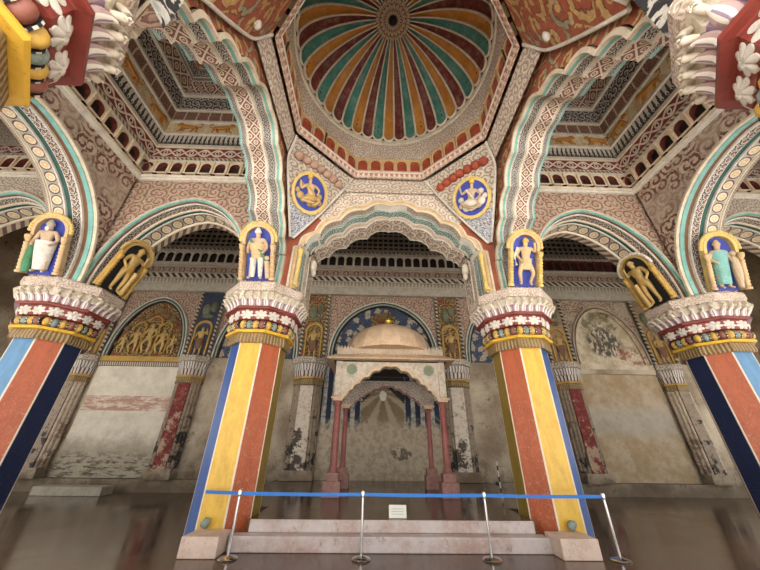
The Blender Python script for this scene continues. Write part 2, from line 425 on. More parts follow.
# ------------------------------------------------------------------ mesh builder
class MB:
    def __init__(s): s.f = []
    def face(s, pts, uvs=None, mi=0): s.f.append(([tuple(p) for p in pts], uvs, mi))
    def grid(s, rows, us=None, vs=None, mi=0, closed=False):
        n = len(rows[0])
        for j in range(len(rows) - 1):
            for i in range(n if closed else n - 1):
                k = (i + 1) % n
                uv = None
                if us is not None:
                    u1 = us[i + 1]
                    uv = [(us[i], vs[j]), (u1, vs[j]), (u1, vs[j + 1]), (us[i], vs[j + 1])]
                s.face([rows[j][i], rows[j][k], rows[j + 1][k], rows[j + 1][i]], uv, mi)
    def box(s, a, b, mi=0, uvs=1.0):
        (x0, y0, z0), (x1, y1, z1) = a, b
        P = lambda x, y, z: (x, y, z)
        def q(p, ax):
            uv = [{'x': (t[1], t[2]), 'y': (t[0], t[2]), 'z': (t[0], t[1])}[ax] for t in p]
            s.face(p, [(uvs * t[0], uvs * t[1]) for t in uv], mi)
        q([P(x0, y0, z0), P(x1, y0, z0), P(x1, y0, z1), P(x0, y0, z1)], 'y')
        q([P(x1, y1, z0), P(x0, y1, z0), P(x0, y1, z1), P(x1, y1, z1)], 'y')
        q([P(x0, y1, z0), P(x0, y0, z0), P(x0, y0, z1), P(x0, y1, z1)], 'x')
        q([P(x1, y0, z0), P(x1, y1, z0), P(x1, y1, z1), P(x1, y0, z1)], 'x')
        q([P(x0, y0, z1), P(x1, y0, z1), P(x1, y1, z1), P(x0, y1, z1)], 'z')
        q([P(x0, y1, z0), P(x1, y1, z0), P(x1, y0, z0), P(x0, y0, z0)], 'z')
    def lathe(s, prof, n=16, rot=0.0, c=(0, 0), mi=0, cap=True, us=None):
        rows, vs, L = [], [], 0.0
        for k, (r, z) in enumerate(prof):
            if k: L += math.hypot(r - prof[k - 1][0], z - prof[k - 1][1])
            vs.append(L)
            rows.append([(c[0] + r * cos(rot + 2 * pi * i / n), c[1] + r * sin(rot + 2 * pi * i / n), z) for i in range(n)])
        rm = max(p[0] for p in prof)
        uu = [i * 2 * rm * sin(pi / n) for i in range(n + 1)] if us is None else us
        s.grid(rows, uu, vs, mi, True)
        if cap:
            if prof[0][0] > 1e-4: s.face(rows[0][::-1], None, mi)
            if prof[-1][0] > 1e-4: s.face(rows[-1], None, mi)
    def tube(s, pts, r, n=6, closed=False, mi=0):
        pts = [Vector(p) for p in pts]; rows = []
        N = len(pts)
        rr = r if isinstance(r, (list, tuple)) else [r] * N
        for i, p in enumerate(pts):
            a = pts[(i - 1) % N] if closed or i > 0 else p
            b = pts[(i + 1) % N] if closed or i < N - 1 else p
            t = (b - a).normalized() if (b - a).length > 1e-9 else Vector((0, 0, 1))
            x = t.cross(Vector((0, 0, 1)))
            if x.length < 1e-3: x = t.cross(Vector((1, 0, 0)))
            x.normalize(); y = t.cross(x).normalized()
            rows.append([tuple(p + (x * cos(2 * pi * k / n) + y * sin(2 * pi * k / n)) * rr[i]) for k in range(n)])
        if closed: rows.append(rows[0])
        s.grid(rows, list(range(n + 1)), list(range(len(rows))), mi, True)
        if not closed:
            s.face(rows[0][::-1], None, mi); s.face(rows[-1], None, mi)
    def ball(s, c, r, n=10, m=6, mi=0):
        rx, ry, rz = r if isinstance(r, (tuple, list)) else (r, r, r)
        rows = []
        for j in range(m + 1):
            a = -pi / 2 + pi * j / m; k = max(cos(a), 1e-4)
            rows.append([(c[0] + rx * k * cos(2 * pi * i / n), c[1] + ry * k * sin(2 * pi * i / n), c[2] + rz * sin(a)) for i in range(n)])
        s.grid(rows, [i / n * 6 for i in range(n + 1)], [j / m * 3 for j in range(m + 1)], mi, True)
    def mesh(s, name, mats, smooth=35.0):
        vid, V, F, UV, MI = {}, [], [], [], []
        for pts, uv, mi in s.f:
            ids, us = [], []
            for q, p in enumerate(pts):
                k = (round(p[0], 4), round(p[1], 4), round(p[2], 4))
                if k not in vid: vid[k] = len(V); V.append(p)
                if vid[k] not in ids:
                    ids.append(vid[k]); us.append(uv[q] if uv else (p[0] + p[1], p[2]))
            if len(ids) >= 3: F.append(ids); UV.extend(us); MI.append(mi)
        me = bpy.data.meshes.new(name); me.from_pydata(V, [], F)
        ul = me.uv_layers.new(name='UVMap')
        ul.data.foreach_set('uv', [t for uv in UV for t in uv])
        me.polygons.foreach_set('material_index', MI)
        for m in (mats if isinstance(mats, (list, tuple)) else [mats]): me.materials.append(m)
        if smooth:
            me.polygons.foreach_set('use_smooth', [True] * len(F))
            me.set_sharp_from_angle(angle=R(smooth))
        me.update()
        return me
    def build(s, name, mats, parent=None, smooth=35.0):
        return obj(name, s.mesh(name, mats, smooth), parent)

def obj(name, me, parent=None):
    o = bpy.data.objects.new(name, me); COL.objects.link(o)
    if parent is not None: o.parent = parent
    return o
def tag(o, label=None, cat=None, group=None, kind=None):
    if label: o['label'] = label
    if cat: o['category'] = cat
    if group: o['group'] = group
    if kind: o['kind'] = kind
    return o
def thing(name, label, cat, loc=(0, 0, 0), rz=0.0, group=None):
    o = bpy.data.objects.new(name, None); COL.objects.link(o)
    o.location = loc; o.rotation_euler = (0, 0, rz); o.empty_display_size = .3
    return tag(o, label, cat, group)
def structure(name, mb, mats, label=None):
    o = mb.build(name, mats, None, 30.0); o['kind'] = 'structure'
    if label: o['label'] = label
    return o
def copy_tree(o, parent=None):
    c = o.copy(); COL.objects.link(c)
    if parent is not None: c.parent = parent
    for ch in list(o.children): copy_tree(ch, c)
    return c
def put(o, loc, rot=(0, 0, 0), scale=None):
    o.location = loc; o.rotation_euler = rot
    if scale is not None: o.scale = (scale,) * 3 if not isinstance(scale, tuple) else scale
    return o

# ------------------------------------------------------------------ key dimensions
IX, OX, YF, YN, T = 3.37, 8.66, 7.60, 0.85, 0.60
CY = (YF + YN) / 2
ZC = 5.25                    # top of the capitals
WY = 14.1                    # rear wall
XW = 16.0
ZR = 14.0
XI = 3.0                     # inner faces of the walls beside the domed bay

# ------------------------------------------------------------------ setting
b = MB(); b.box((-XW, -3.0, -.2), (XW, WY, 0)); structure('floor', b, M['floor'], 'dark polished floor')
b = MB(); b.box((-XW, -3.0, .001), (XW, 5.2, .012)); structure('floor_bounce', b, M['bouncefloor'], 'front floor slab added out of view to bounce light')  # slab added out of view to bounce sunlight up into the vaults
b = MB(); b.box((-60, -60, -.24), (60, -3.0, -.04)); structure('ground', b, M['bouncecourt'], 'unseen courtyard ground added pale to bounce light in')  # unseen ground plane, added as a bright reflector before the open front
b = MB(); b.box((-XW, .2, ZR), (XW, WY + .3, ZR + .2)); structure('ceiling', b, M['dark'], 'dark aisle ceiling, extended unseen over the hall to block the sky')  # carried over the vaults as an added roof against sky light
b = MB(); b.box((-XW, WY, 0), (XW, WY + .3, ZR)); structure('wall_back', b, M['wall'], 'stained plaster rear wall')
for sg, nm in ((-1, 'wall_left'), (1, 'wall_right')):
    x0, x1 = sorted((sg * XW, sg * (XW + .3))); b = MB()
    for y0, y1, z0, z1 in ((-3, .2, 0, 6.5), (.2, 1.4, 0, ZR), (1.4, 6.8, 7.5, ZR), (6.8, 8.6, 0, ZR), (8.6, 13.4, 0, .6), (8.6, 13.4, 4.4, ZR), (13.4, WY + .3, 0, ZR)): b.box((x0, y0, z0), (x1, y1, z1))  # gaps between the boxes are invented openings that let daylight in
    structure(nm, b, M['wall'], 'side wall with unseen openings added to light the aisle')
b = MB(); b.box((-XW, WY - .28, 0), (-4.6, WY - .002, .42)); structure('baseboard_left', b, M['wall'], 'low plaster ledge along the rear wall')
b = MB(); b.box((4.6, WY - .28, 0), (XW, WY - .002, .42)); structure('baseboard_right', b, M['wall'], 'low plaster ledge along the rear wall')

# platform and steps between the two middle pillars
b = MB(); b.box((-2.70, 7.03, .002), (2.70, 8.32, .42)); b.box((-4.2, 8.32, .002), (4.2, WY - .002, .42)); structure('floor_platform', b, [M['floor']], 'raised polished platform before the rear wall')
def stone(name, a, c, label, mat):
    b = MB(); b.box(a, c); o = b.build(name, mat, None, None)
    bv = o.modifiers.new('bevel', 'BEVEL'); bv.width = .015; bv.segments = 2
    return o
o = stone('stone_step', (-2.9, 6.75, .002), (2.8, 7.028, .23), None, M['step']); tag(o, 'lower worn pinkish stone step at floor level below the white card', 'step')
o = stone('stone_step', (-2.66, 6.99, .232), (2.66, 7.029, .424), None, M['step']); tag(o, 'upper worn pinkish stone step edging the dark platform', 'step')

# ------------------------------------------------------------------ pillars
def oct_side_points(Rr, per):
    out = []
    for k in range(8):
        a0, a1 = R(22.5 + 45 * k), R(22.5 + 45 * (k + 1))
        p0, p1 = Vector((Rr * cos(a0), Rr * sin(a0))), Vector((Rr * cos(a1), Rr * sin(a1)))
        for i in range(per):
            q = p0.lerp(p1, (i + .5) / per)
            out.append((q, R(45 * (k + 1))))
    return out

def palmette(w, h, t):
    """A five-lobed white leaf facing +X, in the YZ plane."""
    b = MB(); N = 56; front, back = [], []
    for i in range(N):
        a = 2 * pi * i / N
        r = .58 + .42 * abs(cos(3.5 * (a - pi / 2))) ** .7
        y, z = w / 2 * r * cos(a), h / 2 * r * sin(a)
        front.append((t * .5, y, z)); back.append((0, y, z))
    for i in range(N):
        k = (i + 1) % N
        m0, m1 = [(t * 1.05, p[1] * .35, p[2] * .35) for p in (front[i], front[k])]
        b.face([front[i], front[k], m1, m0]); b.face([m0, m1, (t * .5, 0, 0)]); b.face([back[i], back[k], front[k], front[i]])
    return b
def petal_mesh(w, h, t):
    """A curling lotus petal, root at z=0, tip leaning out along +X."""
    b = MB(); rows = []
    for j in range(7):
        f = j / 6; z = h * (f if f < .85 else .85 + (f - .85) * .4)
        x = t * f ** 1.6
        ww = w * .5 * (sin(pi * (.22 + .70 * f)) ** .7)
        rows.append([(x + .05 * (1 - abs(k) / 2) * (1 - f * .3), ww * k / 2, z) for k in (-2, -1, 0, 1, 2)])
    b.grid(rows, [0, .25, .5, .75, 1.0], [j / 6 for j in range(7)])
    back = [[(p[0] - .03, p[1], p[2]) for p in r] for r in rows]
    b.grid([r[::-1] for r in back])
    for j in range(6):
        for e in (0, 4): b.face([rows[j][e], rows[j + 1][e], back[j + 1][e], back[j][e]])
    b.face([*rows[6], *back[6][::-1]]); b.face([*rows[0], *back[0][::-1]])
    return b
def volute_mesh():
    b = MB()
    b.tube([(.0, 0, -.10), (.09, 0, -.04), (.12, 0, .03), (.07, 0, .09), (.0, 0, .10)], [.035, .05, .06, .05, .04], 8)
    b.ball((.10, 0, -.03), (.055, .05, .05), 8, 5)
    for k in range(5):
        a = -1.1 + .55 * k
        b.ball((.135 * cos(0) + .015, .042 * sin(a), -.03 + .042 * cos(a)), (.02, .016, .016), 6, 4)
    return b
g_ = G('lotus_petal'); u_, v_ = g_.uv()
c_ = g_.mix(g_.gt(g_.ab(u_ - .5), .30), rgb(226, 218, 204), rgb(178, 150, 146))
c_ = g_.mix(g_.lt(g_.ab(u_ - .5), .07) * g_.lt(v_, .8), c_, rgb(150, 130, 146))
M['petal'] = g_.done(c_, None, .65, 0, 0, .15)
ME = {'bead': None}
bm_ = MB(); rows_ = []
for j in range(9):
    a = -pi / 2 + pi * j / 8; k = max(cos(a), .02)
    rows_.append([(.10 * k * cos(2 * pi * i / 12), .073 * sin(a), .10 * k * sin(2 * pi * i / 12)) for i in range(12)])
bm_.grid(rows_, None, None, 0, True)
for i in range(16):
    a0, a1 = 2 * pi * i / 16, 2 * pi * (i + 1) / 16
    for y0, y1 in ((.062, .080),):
        q = lambda a, r, y: (r * cos(a), y, r * sin(a))
        bm_.face([q(a0, .082, y0), q(a1, .082, y0), q(a1, .082, y1), q(a0, .082, y1)], None, 1 + i % 2)
        bm_.face([q(a0, .082, y0), q(a1, .082, y0), q(a1, .02, y0), q(a0, .02, y0)], None, 2); bm_.face([q(a0, .082, y1), q(a1, .082, y1), q(a1, .02, y1), q(a0, .02, y1)], None, 2)
for nm in ('yellow', 'greyteal', 'maroon_gloss'): ME['bead_' + nm] = bm_.mesh('bead', [M[{'yellow': 'beadyellow', 'greyteal': 'greyteal', 'maroon_gloss': 'beadbrown'}[nm]], M['white'], M['black']], 60)
ME['rosette'] = palmette(.33, .24, .05).mesh('leaf_rosette', M['white'], 30)
ME['petal'] = petal_mesh(.165, .19, .12).mesh('lotus_petal', M['petal'], 60)
ME['volute'] = volute_mesh().mesh('volute', [M['cream']], 60)
r45 = R(22.5)

def make_pillar():
    t = thing('painted_pillar', 'pillar', 'pillar')
    b = MB(); Rr = .66; s = 2 * Rr * sin(pi / 8)
    # facet k spans angles 22.5+45k .. : -Y facet is k=5, (+X,-Y) k=6, +X k=7, (-X,-Y) k=4, -X k=3
    for k in range(8):
        a0, a1 = R(22.5 + 45 * k), R(67.5 + 45 * k)
        p0, p1 = (Rr * cos(a0), Rr * sin(a0)), (Rr * cos(a1), Rr * sin(a1))
        b.face([(p0[0], p0[1], .0), (p1[0], p1[1], .0), (p1[0], p1[1], 3.8), (p0[0], p0[1], 3.8)], [(0, 0), (1, 0), (1, 3.8), (0, 3.8)], k)
    b.face([(Rr * cos(R(22.5 + 45 * k)), Rr * sin(R(22.5 + 45 * k)), 0) for k in range(8)][::-1])
    b.build('shaft', [M['yellow']] * 8, t, None)
    b = MB(); b.lathe([(.665, 3.78), (.75, 3.77), (.775, 3.81), (.765, 3.90), (.75, 3.99), (.665, 4.0)], 8, r45, cap=False)
    b.build('fluted_skirt', M['skirt'], t, None)
    b = MB(); b.lathe([(.70, 4.0), (.83, 4.0), (.855, 4.03), (.84, 4.065), (.80, 4.07)], 8, r45, cap=False)
    b.build('gold_ring', M['yellow'], t, 20)
    b = MB(); b.lathe([(.80, 4.07), (.74, 4.08), (.74, 4.30), (.80, 4.31)], 8, r45, cap=False)
    bc = b.build('bead_course', M['maroon'], t, None)
    for i, (q, a) in enumerate(oct_side_points(.775, 4)):
        put(obj('bead', ME['bead_' + ('yellow', 'greyteal', 'yellow', 'maroon_gloss')[i % 4]], bc), (q.x, q.y, 4.19), (0, 0, a), (1.08, 1.08, 1.14))
    b = MB(); b.lathe([(.78, 4.31), (.84, 4.33), (.885, 4.54), (.90, 4.55)], 8, r45, cap=False)
    lb = b.build('leaf_band', M['maroon_gloss'], t, None)
    for q, a in oct_side_points(.865, 2):
        put(obj('leaf_rosette', ME['rosette'], lb), (q.x - .02 * cos(a), q.y - .02 * sin(a), 4.435), (0, R(9), a))
    b = MB(); b.lathe([(.90, 4.55), (.985, 4.555), (.99, 4.60), (.97, 4.625), (.90, 4.63)], 8, r45, cap=False)
    b.build('red_ledge', M['maroon_gloss'], t, None)
    b = MB(); b.lathe([(.90, 4.63), (.91, 4.65), (.96, 4.76), (.98, 4.80)], 8, r45, cap=False)
    pc = b.build('petal_course', M['lilac'], t, None)
    for q, a in oct_side_points(.93, 4):
        put(obj('lotus_petal', ME['petal'], pc), (q.x, q.y, 4.635), (0, 0, a))
    b = MB(); b.lathe([(.98, 4.80), (1.0, 4.82), (1.0, 4.99), (1.04, 5.0)], 8, r45, cap=False)
    vc = b.build('volute_course', M['cream'], t, None)
    for q, a in oct_side_points(1.01, 4):
        put(obj('volute', ME['volute'], vc), (q.x, q.y, 4.90), (0, 0, a), .78)
    b = MB(); b.lathe([(1.04, 5.0), (1.07, 5.005), (1.08, 5.04), (1.10, 5.06), (1.10, 5.21), (1.07, ZC), (.2, ZC)], 8, r45)
    b.build('abacus', M['fascia'], t, None)
    return t
g_ = G('fluted_gold'); u_, v_ = g_.uv()
s_ = g_.sin(u_ * 75.0)
M['skirt'] = g_.done(g_.mix(g_.sm(s_, -.5, .5), rgb(128, 104, 68), rgb(164, 138, 94)), s_, .6, .6, .02, .3)
g_ = G('carved_fascia'); u_, v_ = g_.uv(); n_ = g_.noise(g_.vec(u_, v_), 22.0, 4.0, .7); s_, d_ = spiral(g_, u_, v_, 7.0)
M['fascia'] = g_.done(g_.mix(g_.sm(s_, -.4, .3) * .6 + .4, rgb(168, 140, 128), rgb(216, 200, 182)), s_, .8, .4, .02, .4)
P0 = make_pillar()
def dress(t, order):
    """order: paints for the facets, k = 0..7"""
    sh = [c for c in t.children if c.name.startswith('shaft')][0]
    me = sh.data.copy(); sh.data = me
    for k in range(8): me.materials[k] = SH[order[k]]
inner = ['orange', 'yellow', 'orange', 'blue', 'blue', 'yellow', 'orange', 'olive']      # seen: 4 | 5 | 6 | 7
innerR = ['orange', 'yellow', 'orange', 'olive', 'orange', 'yellow', 'blue', 'blue']
outer = ['orange', 'sky', 'orange', 'navy', 'orange', 'sky', 'orange', 'navy']
spots = [(-IX, YF, .002, inner, 'tall yellow, orange and blue pillar on the left of the stone steps'),
         (IX, YF, .002, innerR, 'tall orange, yellow and blue pillar on the right of the stone steps'),
         (-OX, YF, .002, outer, 'orange pillar with navy and pale blue facets at the left edge'),
         (OX, YF, .002, outer, 'orange pillar with navy and blue facets at the right edge'),
         (-3.60, .72, .002, inner, 'near pillar whose maroon leafed capital juts in at the top left corner'),
         (3.20, .72, .002, innerR, 'near pillar whose maroon leafed capital juts in at the top right corner')]
for i, (x, y, z0, od, lb) in enumerate(spots):
    t = P0 if i == 0 else copy_tree(P0)
    t['label'] = lb; t['group'] = 'painted octagonal pillars'; t['kind'] = 'thing'
    t.location = (x, y, 0)
    dress(t, od)
    sh = [c for c in t.children if c.name.startswith('shaft')][0]
    for v in sh.data.vertices:
        if v.co.z < 1: v.co.z = z0

# ------------------------------------------------------------------ arches
def c_cusp(c, a, zs, b, q, lobes, dep, foot=ZC + .012, n=10):
    """Cusped arch: straight legs to zs, then 2*lobes scallops over a rise b."""
    def f(i):
        def at(x): return zs + i[1] * (1 - abs(x / i[0]) ** q)
        return at
    def gen(ins=0.0):
        A, B = a - ins, b - ins * .9
        base = []
        K = lobes * 2
        th = [pi - pi * k / K for k in range(K + 1)]
        P = [(A * cos(t), zs + B * (1 - abs(cos(t)) ** q)) for t in th]
        pts = [(-A, foot), (-A, zs)]
        for k in range(K):
            p, r = P[k], P[k + 1]
            dx, dz = r[0] - p[0], r[1] - p[1]
            L = math.hypot(dx, dz); nx, nz = -dz / L, dx / L
            for j in range(1, n + 1):
                t = j / n
                h = sin(pi * t) * (dep + .12 * L)
                pts.append((p[0] + dx * t + nx * h, p[1] + dz * t + nz * h))
        pts.append((A, foot))
        out = []
        for s, z in pts: out.append((c + max(-A, min(A, s)), z))
        return out
    return gen
def c_round(c, a, zs, b, tip=.10, n=44, foot=ZC + .012):
    def gen(ins=0.0):
        A, B = a - ins, b - ins
        pts = [(c - A, foot)]
        for k in range(n + 1):
            t = pi - pi * k / n
            pts.append((c + A * cos(t), zs + B * sin(t) ** .94 + tip * (1 - abs(cos(t))) ** 2.2))
        pts.append((c + A, foot))
        return pts
    return gen
def arclen(p):
    L = [0.0]
    for i in range(1, len(p)): L.append(L[-1] + math.hypot(p[i][0] - p[i - 1][0], p[i][1] - p[i - 1][1]))
    return L
def ring(parent, name, Pm, co, ci, d0, d1, mat, smooth=50.0):
    """Solid ring between curve co (outside) and ci (inside), from depth d0 to d1."""
    b = MB(); L = arclen(ci); w = max(d1 - d0, .02); wf = 0.0
    m = len(ci) // 2
    wf = max(math.hypot(co[m][0] - ci[m][0], co[m][1] - ci[m][1]), .02)
    for i in range(len(ci) - 1):
        a, e = i, i + 1
        O0, O1, I0, I1 = co[a], co[e], ci[a], ci[e]
        b.face([Pm(*I0, d0), Pm(*I1, d0), Pm(*I1, d1), Pm(*I0, d1)], [(L[a] / w, 0), (L[e] / w, 0), (L[e] / w, 1), (L[a] / w, 1)])
        b.face([Pm(*O0, d0), Pm(*O1, d0), Pm(*I1, d0), Pm(*I0, d0)], [(L[a] / wf, 0), (L[e] / wf, 0), (L[e] / wf, 1), (L[a] / wf, 1)])
        b.face([Pm(*O0, d1), Pm(*O1, d1), Pm(*I1, d1), Pm(*I0, d1)], [(L[a] / wf, 0), (L[e] / wf, 0), (L[e] / wf, 1), (L[a] / wf, 1)])
        b.face([Pm(*O0, d0), Pm(*O1, d0), Pm(*O1, d1), Pm(*O0, d1)])
    for i in (0, len(ci) - 1):
        b.face([Pm(*co[i], d0), Pm(*ci[i], d0), Pm(*ci[i], d1), Pm(*co[i], d1)])
    return b.build(name, mat, parent, smooth)

def spandrel(name, Pm, s0, s1, curve, ztop, mats, label, thick=2 * T, zfoot=ZC + .010):
    """Wall over an arch: two faces, soffit behind the mouldings and the ends."""
    b = MB(); pts = [(max(min(s, s1), s0), z) for s, z in curve]
    for d, mi in ((0.0, 0), (thick, 1)):
        prev = None
        if pts[0][0] > s0 + 1e-4: b.face([Pm(s0, zfoot, d), Pm(pts[0][0], zfoot, d), Pm(pts[0][0], ztop, d), Pm(s0, ztop, d)], [(s0, zfoot), (pts[0][0], zfoot), (pts[0][0], ztop), (s0, ztop)], mi)
        for i in range(len(pts) - 1):
            p, q = pts[i], pts[i + 1]
            if abs(q[0] - p[0]) < 1e-5: continue
            b.face([Pm(*p, d), Pm(*q, d), Pm(q[0], ztop, d), Pm(p[0], ztop, d)], [p, q, (q[0], ztop), (p[0], ztop)], mi)
        if pts[-1][0] < s1 - 1e-4: b.face([Pm(pts[-1][0], zfoot, d), Pm(s1, zfoot, d), Pm(s1, ztop, d), Pm(pts[-1][0], ztop, d)], [(pts[-1][0], zfoot), (s1, zfoot), (s1, ztop), (pts[-1][0], ztop)], mi)
    for i in range(len(pts) - 1):
        b.face([Pm(*pts[i], 0), Pm(*pts[i + 1], 0), Pm(*pts[i + 1], thick), Pm(*pts[i], thick)])
    o = b.build(name, mats, None, None); o['kind'] = 'structure'; o['label'] = label
    return o

def pl_back(yf): return lambda s, z, d: (s, yf + d, z)
def pl_x(x0, sg): return lambda s, z, d: (x0 + sg * d, s, z)
G_ = .012
def lerp_c(a, b, t): return [(p[0] + (q[0] - p[0]) * t, p[1] + (q[1] - p[1]) * t) for p, q in zip(a, b)]

# central cusped arch over the steps
def central_arch(yf, label, rich):
    Pm = pl_back(yf)
    g0 = c_cusp(0, 2.60, 6.42, 1.80, 2.1, 5, .055); g3 = c_cusp(0, 2.40, 6.72, 1.44, 1.25, 5, .055)
    t = thing('cusped_arch', label, 'arch', group='cusped arches')
    O, I = g0(), g3()
    for i_, (x_, z_) in enumerate(I):
        zo = max([O[j][1] + (O[j + 1][1] - O[j][1]) * (x_ - O[j][0]) / (O[j + 1][0] - O[j][0]) for j in range(len(O) - 1) if O[j + 1][0] - O[j][0] > 1e-6 and O[j][0] - 1e-6 <= x_ <= O[j + 1][0] + 1e-6] + [0])
        if zo and z_ > zo - .08: I[i_] = (x_, zo - .08)
    ring(t, 'white_edge', Pm, g0(-.17), g0(-.11), -.075, -.004, M['line'])
    ring(t, 'peach_molding', Pm, g0(-.11), g0(-.02), -.04, -.004, M['peach'])
    ring(t, 'cream_band', Pm, g0(.03), lerp_c(O, I, .16), -.02, .22, M['b_scroll_c'])
    ring(t, 'white_molding', Pm, g0(.0), lerp_c(O, I, .3), -.06, -.021, M['line'])
    ring(t, 'teal_band', Pm, g0(.03), lerp_c(O, I, .42), .221, .50, M['b_scroll_t'])
    ring(t, 'white_molding', Pm, g0(.035), lerp_c(O, I, .48), .501, .55, M['line'])
    ring(t, 'inner_band', Pm, g0(.03), I, .551, 1.19, M['b_scroll_c'])
    for s_ in (-1, 1):
        b = MB(); b.lathe([(.075, ZC + .02), (.075, 5.36), (.05, 5.40), (.055, 6.2), (.07, 6.3), (.085, 6.36), (.06, 6.42), (.02, 6.46)], 12, c=(s_ * 2.50, yf - .15)); b.build('jamb_roll', M['paleyellow'], t, 50)
        b = MB(); b.ball((s_ * 2.28, yf + .62, 6.35), (.10, .16, .2), 10, 7); b.ball((s_ * 2.26, yf + .62, 6.12), (.07, .12, .12), 9, 6); b.build('corbel_bud', M['cream'], t, 60)
    return t, g0
t, g0 = central_arch(YF - T, 'scalloped cream and teal arch spanning the steps in front of the canopy', True)
spandrel('wall_spandrel_back', pl_back(YF - T), -XI + .004, XI - .004, g0(-.10), ZR, [M['spandrelmix'], M['sc_dim']], 'terracotta wall above the scalloped middle arch')
gN = c_cusp(0, 2.60, 6.42, 1.80, 2.1, 5, .055)
spandrel('wall_spandrel_front', pl_back(YN - T), -XI + .004, XI - .004, gN(-.005), ZR, [M['sc_dark'], M['sc_dim']], 'terracotta wall above the near middle arch, put in to block light')  # near wall put in to shape the light reaching the dome

# cusped arches along the sides of the domed bay
def side_arch(sg, label):
    Pm = pl_x(sg * XI, sg)
    gs = c_cusp(CY, 2.735, 6.1, 2.44, 1.6, 6, .07, foot=ZC + .012)
    t = thing('cusped_arch', label, 'arch', group='cusped arches')
    seq = [('white_edge', -.05, .05, -.07, -.004, 'line'), ('teal_molding', G_, .06, -.003, .06, 'teal'), ('white_edge', G_, .075, .061, .09, 'line'),
           ('floral_band', G_, .03, .091, .29, 'b_scroll_d'), ('cream_edge', G_, .09, .291, .32, 'cream'), ('diaper_band', G_, .10, .321, .66, 'b_diaper'),
           ('cream_edge', G_, .12, .661, .69, 'cream'), ('floral_band', G_, .05, .691, .83, 'b_scroll_d'), ('teal_molding', G_, .06, .831, .87, 'teal')]
    for nm, i0, i1, d0, d1, m in seq: ring(t, nm, Pm, gs(i0), gs(i1), d0, d1, M[m])
    return t, gs
for sg, lb, wn in ((-1, 'scalloped rib arch with floral bands rising over the left niche figure to the dome', 'wall_nave_left'), (1, 'scalloped rib arch with floral bands rising over the right niche figure to the dome', 'wall_nave_right')):
    t, gs = side_arch(sg, lb)
    spandrel(wn, pl_x(sg * XI, sg), YN + T - .05, YF - T - .03, gs(-.08), ZR, [M['sc_terra'], M['sc_dark']], 'painted wall above a scalloped rib arch', thick=.88)

# round arches at the back of the side bays and in the outer walls
def round_arch(Pm, gen, label, seq, group='round arches with medallion bands'):
    t = thing('round_arch', label, 'arch', group=group)
    for nm, i0, i1, d0, d1, m in seq: ring(t, nm, Pm, gen(i0), gen(i1), d0, d1, M[m])
    return t
SEQ = [('pink_molding', -.10, -.055, -.05, -.004, 'pink'), ('white_edge', -.055, -.02, -.09, -.004, 'line'), ('teal_molding', -.02, .03, -.06, -.004, 'teal'), ('brown_groove', G_, .04, -.003, .06, 'brown'), ('white_edge', G_, .075, .061, .10, 'white'),
       ('scroll_band', G_, .04, .101, .32, 'b_scroll_w'), ('white_edge', G_, .085, .321, .36, 'line'), ('teal_band', G_, .05, .361, .47, 'dteal'), ('white_edge', G_, .085, .471, .50, 'white'),
       ('medallion_band', G_, .06, .501, .90, 'b_med'), ('white_edge', G_, .11, .901, .94, 'line'), ('rope_band', G_, .08, .941, 1.19, 'b_ropebr')]
SEQW = [('white_edge', -.03, .03, -.09, -.004, 'line'), ('teal_molding', G_, .05, -.003, .12, 'teal'), ('brown_groove', G_, .02, .121, .25, 'brown'), ('white_edge', G_, .08, .251, .29, 'white'),
        ('scroll_band', G_, .05, .291, .54, 'b_scroll_w'), ('green_groove', G_, .03, .541, .68, 'dteal'), ('white_edge', G_, .08, .681, .72, 'white'),
        ('medallion_band', G_, .06, .721, 1.06, 'b_med'), ('white_edge', G_, .10, 1.061, 1.09, 'line'), ('rope_band', G_, .08, 1.091, 1.19, 'b_rope')]
BX = (IX + OX) / 2
for sg, side in ((-1, 'left'), (1, 'right')):
    gb = c_round(sg * BX, 2.03, 5.27, 2.86)
    round_arch(pl_back(YF - T), gb, f'teal and white round arch between the two {side} pillars, opening to the rear aisle', SEQ)
    a0, a1 = sorted((sg * XI, sg * OX))
    spandrel('wall_bay_' + side, pl_back(YF - T), a0, a1, gb(-.005), ZR, [M['sc_dim'], M['sc_dim']], 'scrollwork wall above a round arch')
    gw = c_round(CY, 2.65, 5.27, 3.0)
    round_arch(pl_x(sg * (OX - T), sg), gw, f'broad medallion banded arch sweeping down to the outer {side} pillar', SEQW)
    spandrel('wall_outer_' + side, pl_x(sg * (OX - T), sg), YN + T - .6, YF - T - .10, gw(-.05), ZR, [M['sc_maroon'], M['sc_maroon']], 'scrollwork wall above the broad banded arch')
    # next bay outwards
    go = c_round(sg * 11.45, 2.15, 5.27, 2.95)
    round_arch(pl_back(YF - T), go, f'weathered round arch beyond the outer {side} pillar, cut by the picture edge', SEQ)
    a0, a1 = sorted((sg * (OX + .001), sg * XW))
    spandrel('wall_side_' + side, pl_back(YF - T), a0, a1, go(-.005), ZR, [M['sc_pale'], M['sc_pale']], 'pale scrollwork wall above the outermost arch')
    gn = c_round(sg * BX, 2.03, 5.27, 2.86)
    a0, a1 = sorted((sg * IX, sg * XW))
    spandrel('wall_near_' + side, pl_back(YN - T), a0, a1, gn(-.005), ZR, [M['sc_dim'], M['sc_dim']], 'unseen wall above the near side arch, put in to block light', thick=1.1)  # out of view, added to block light above the near arches

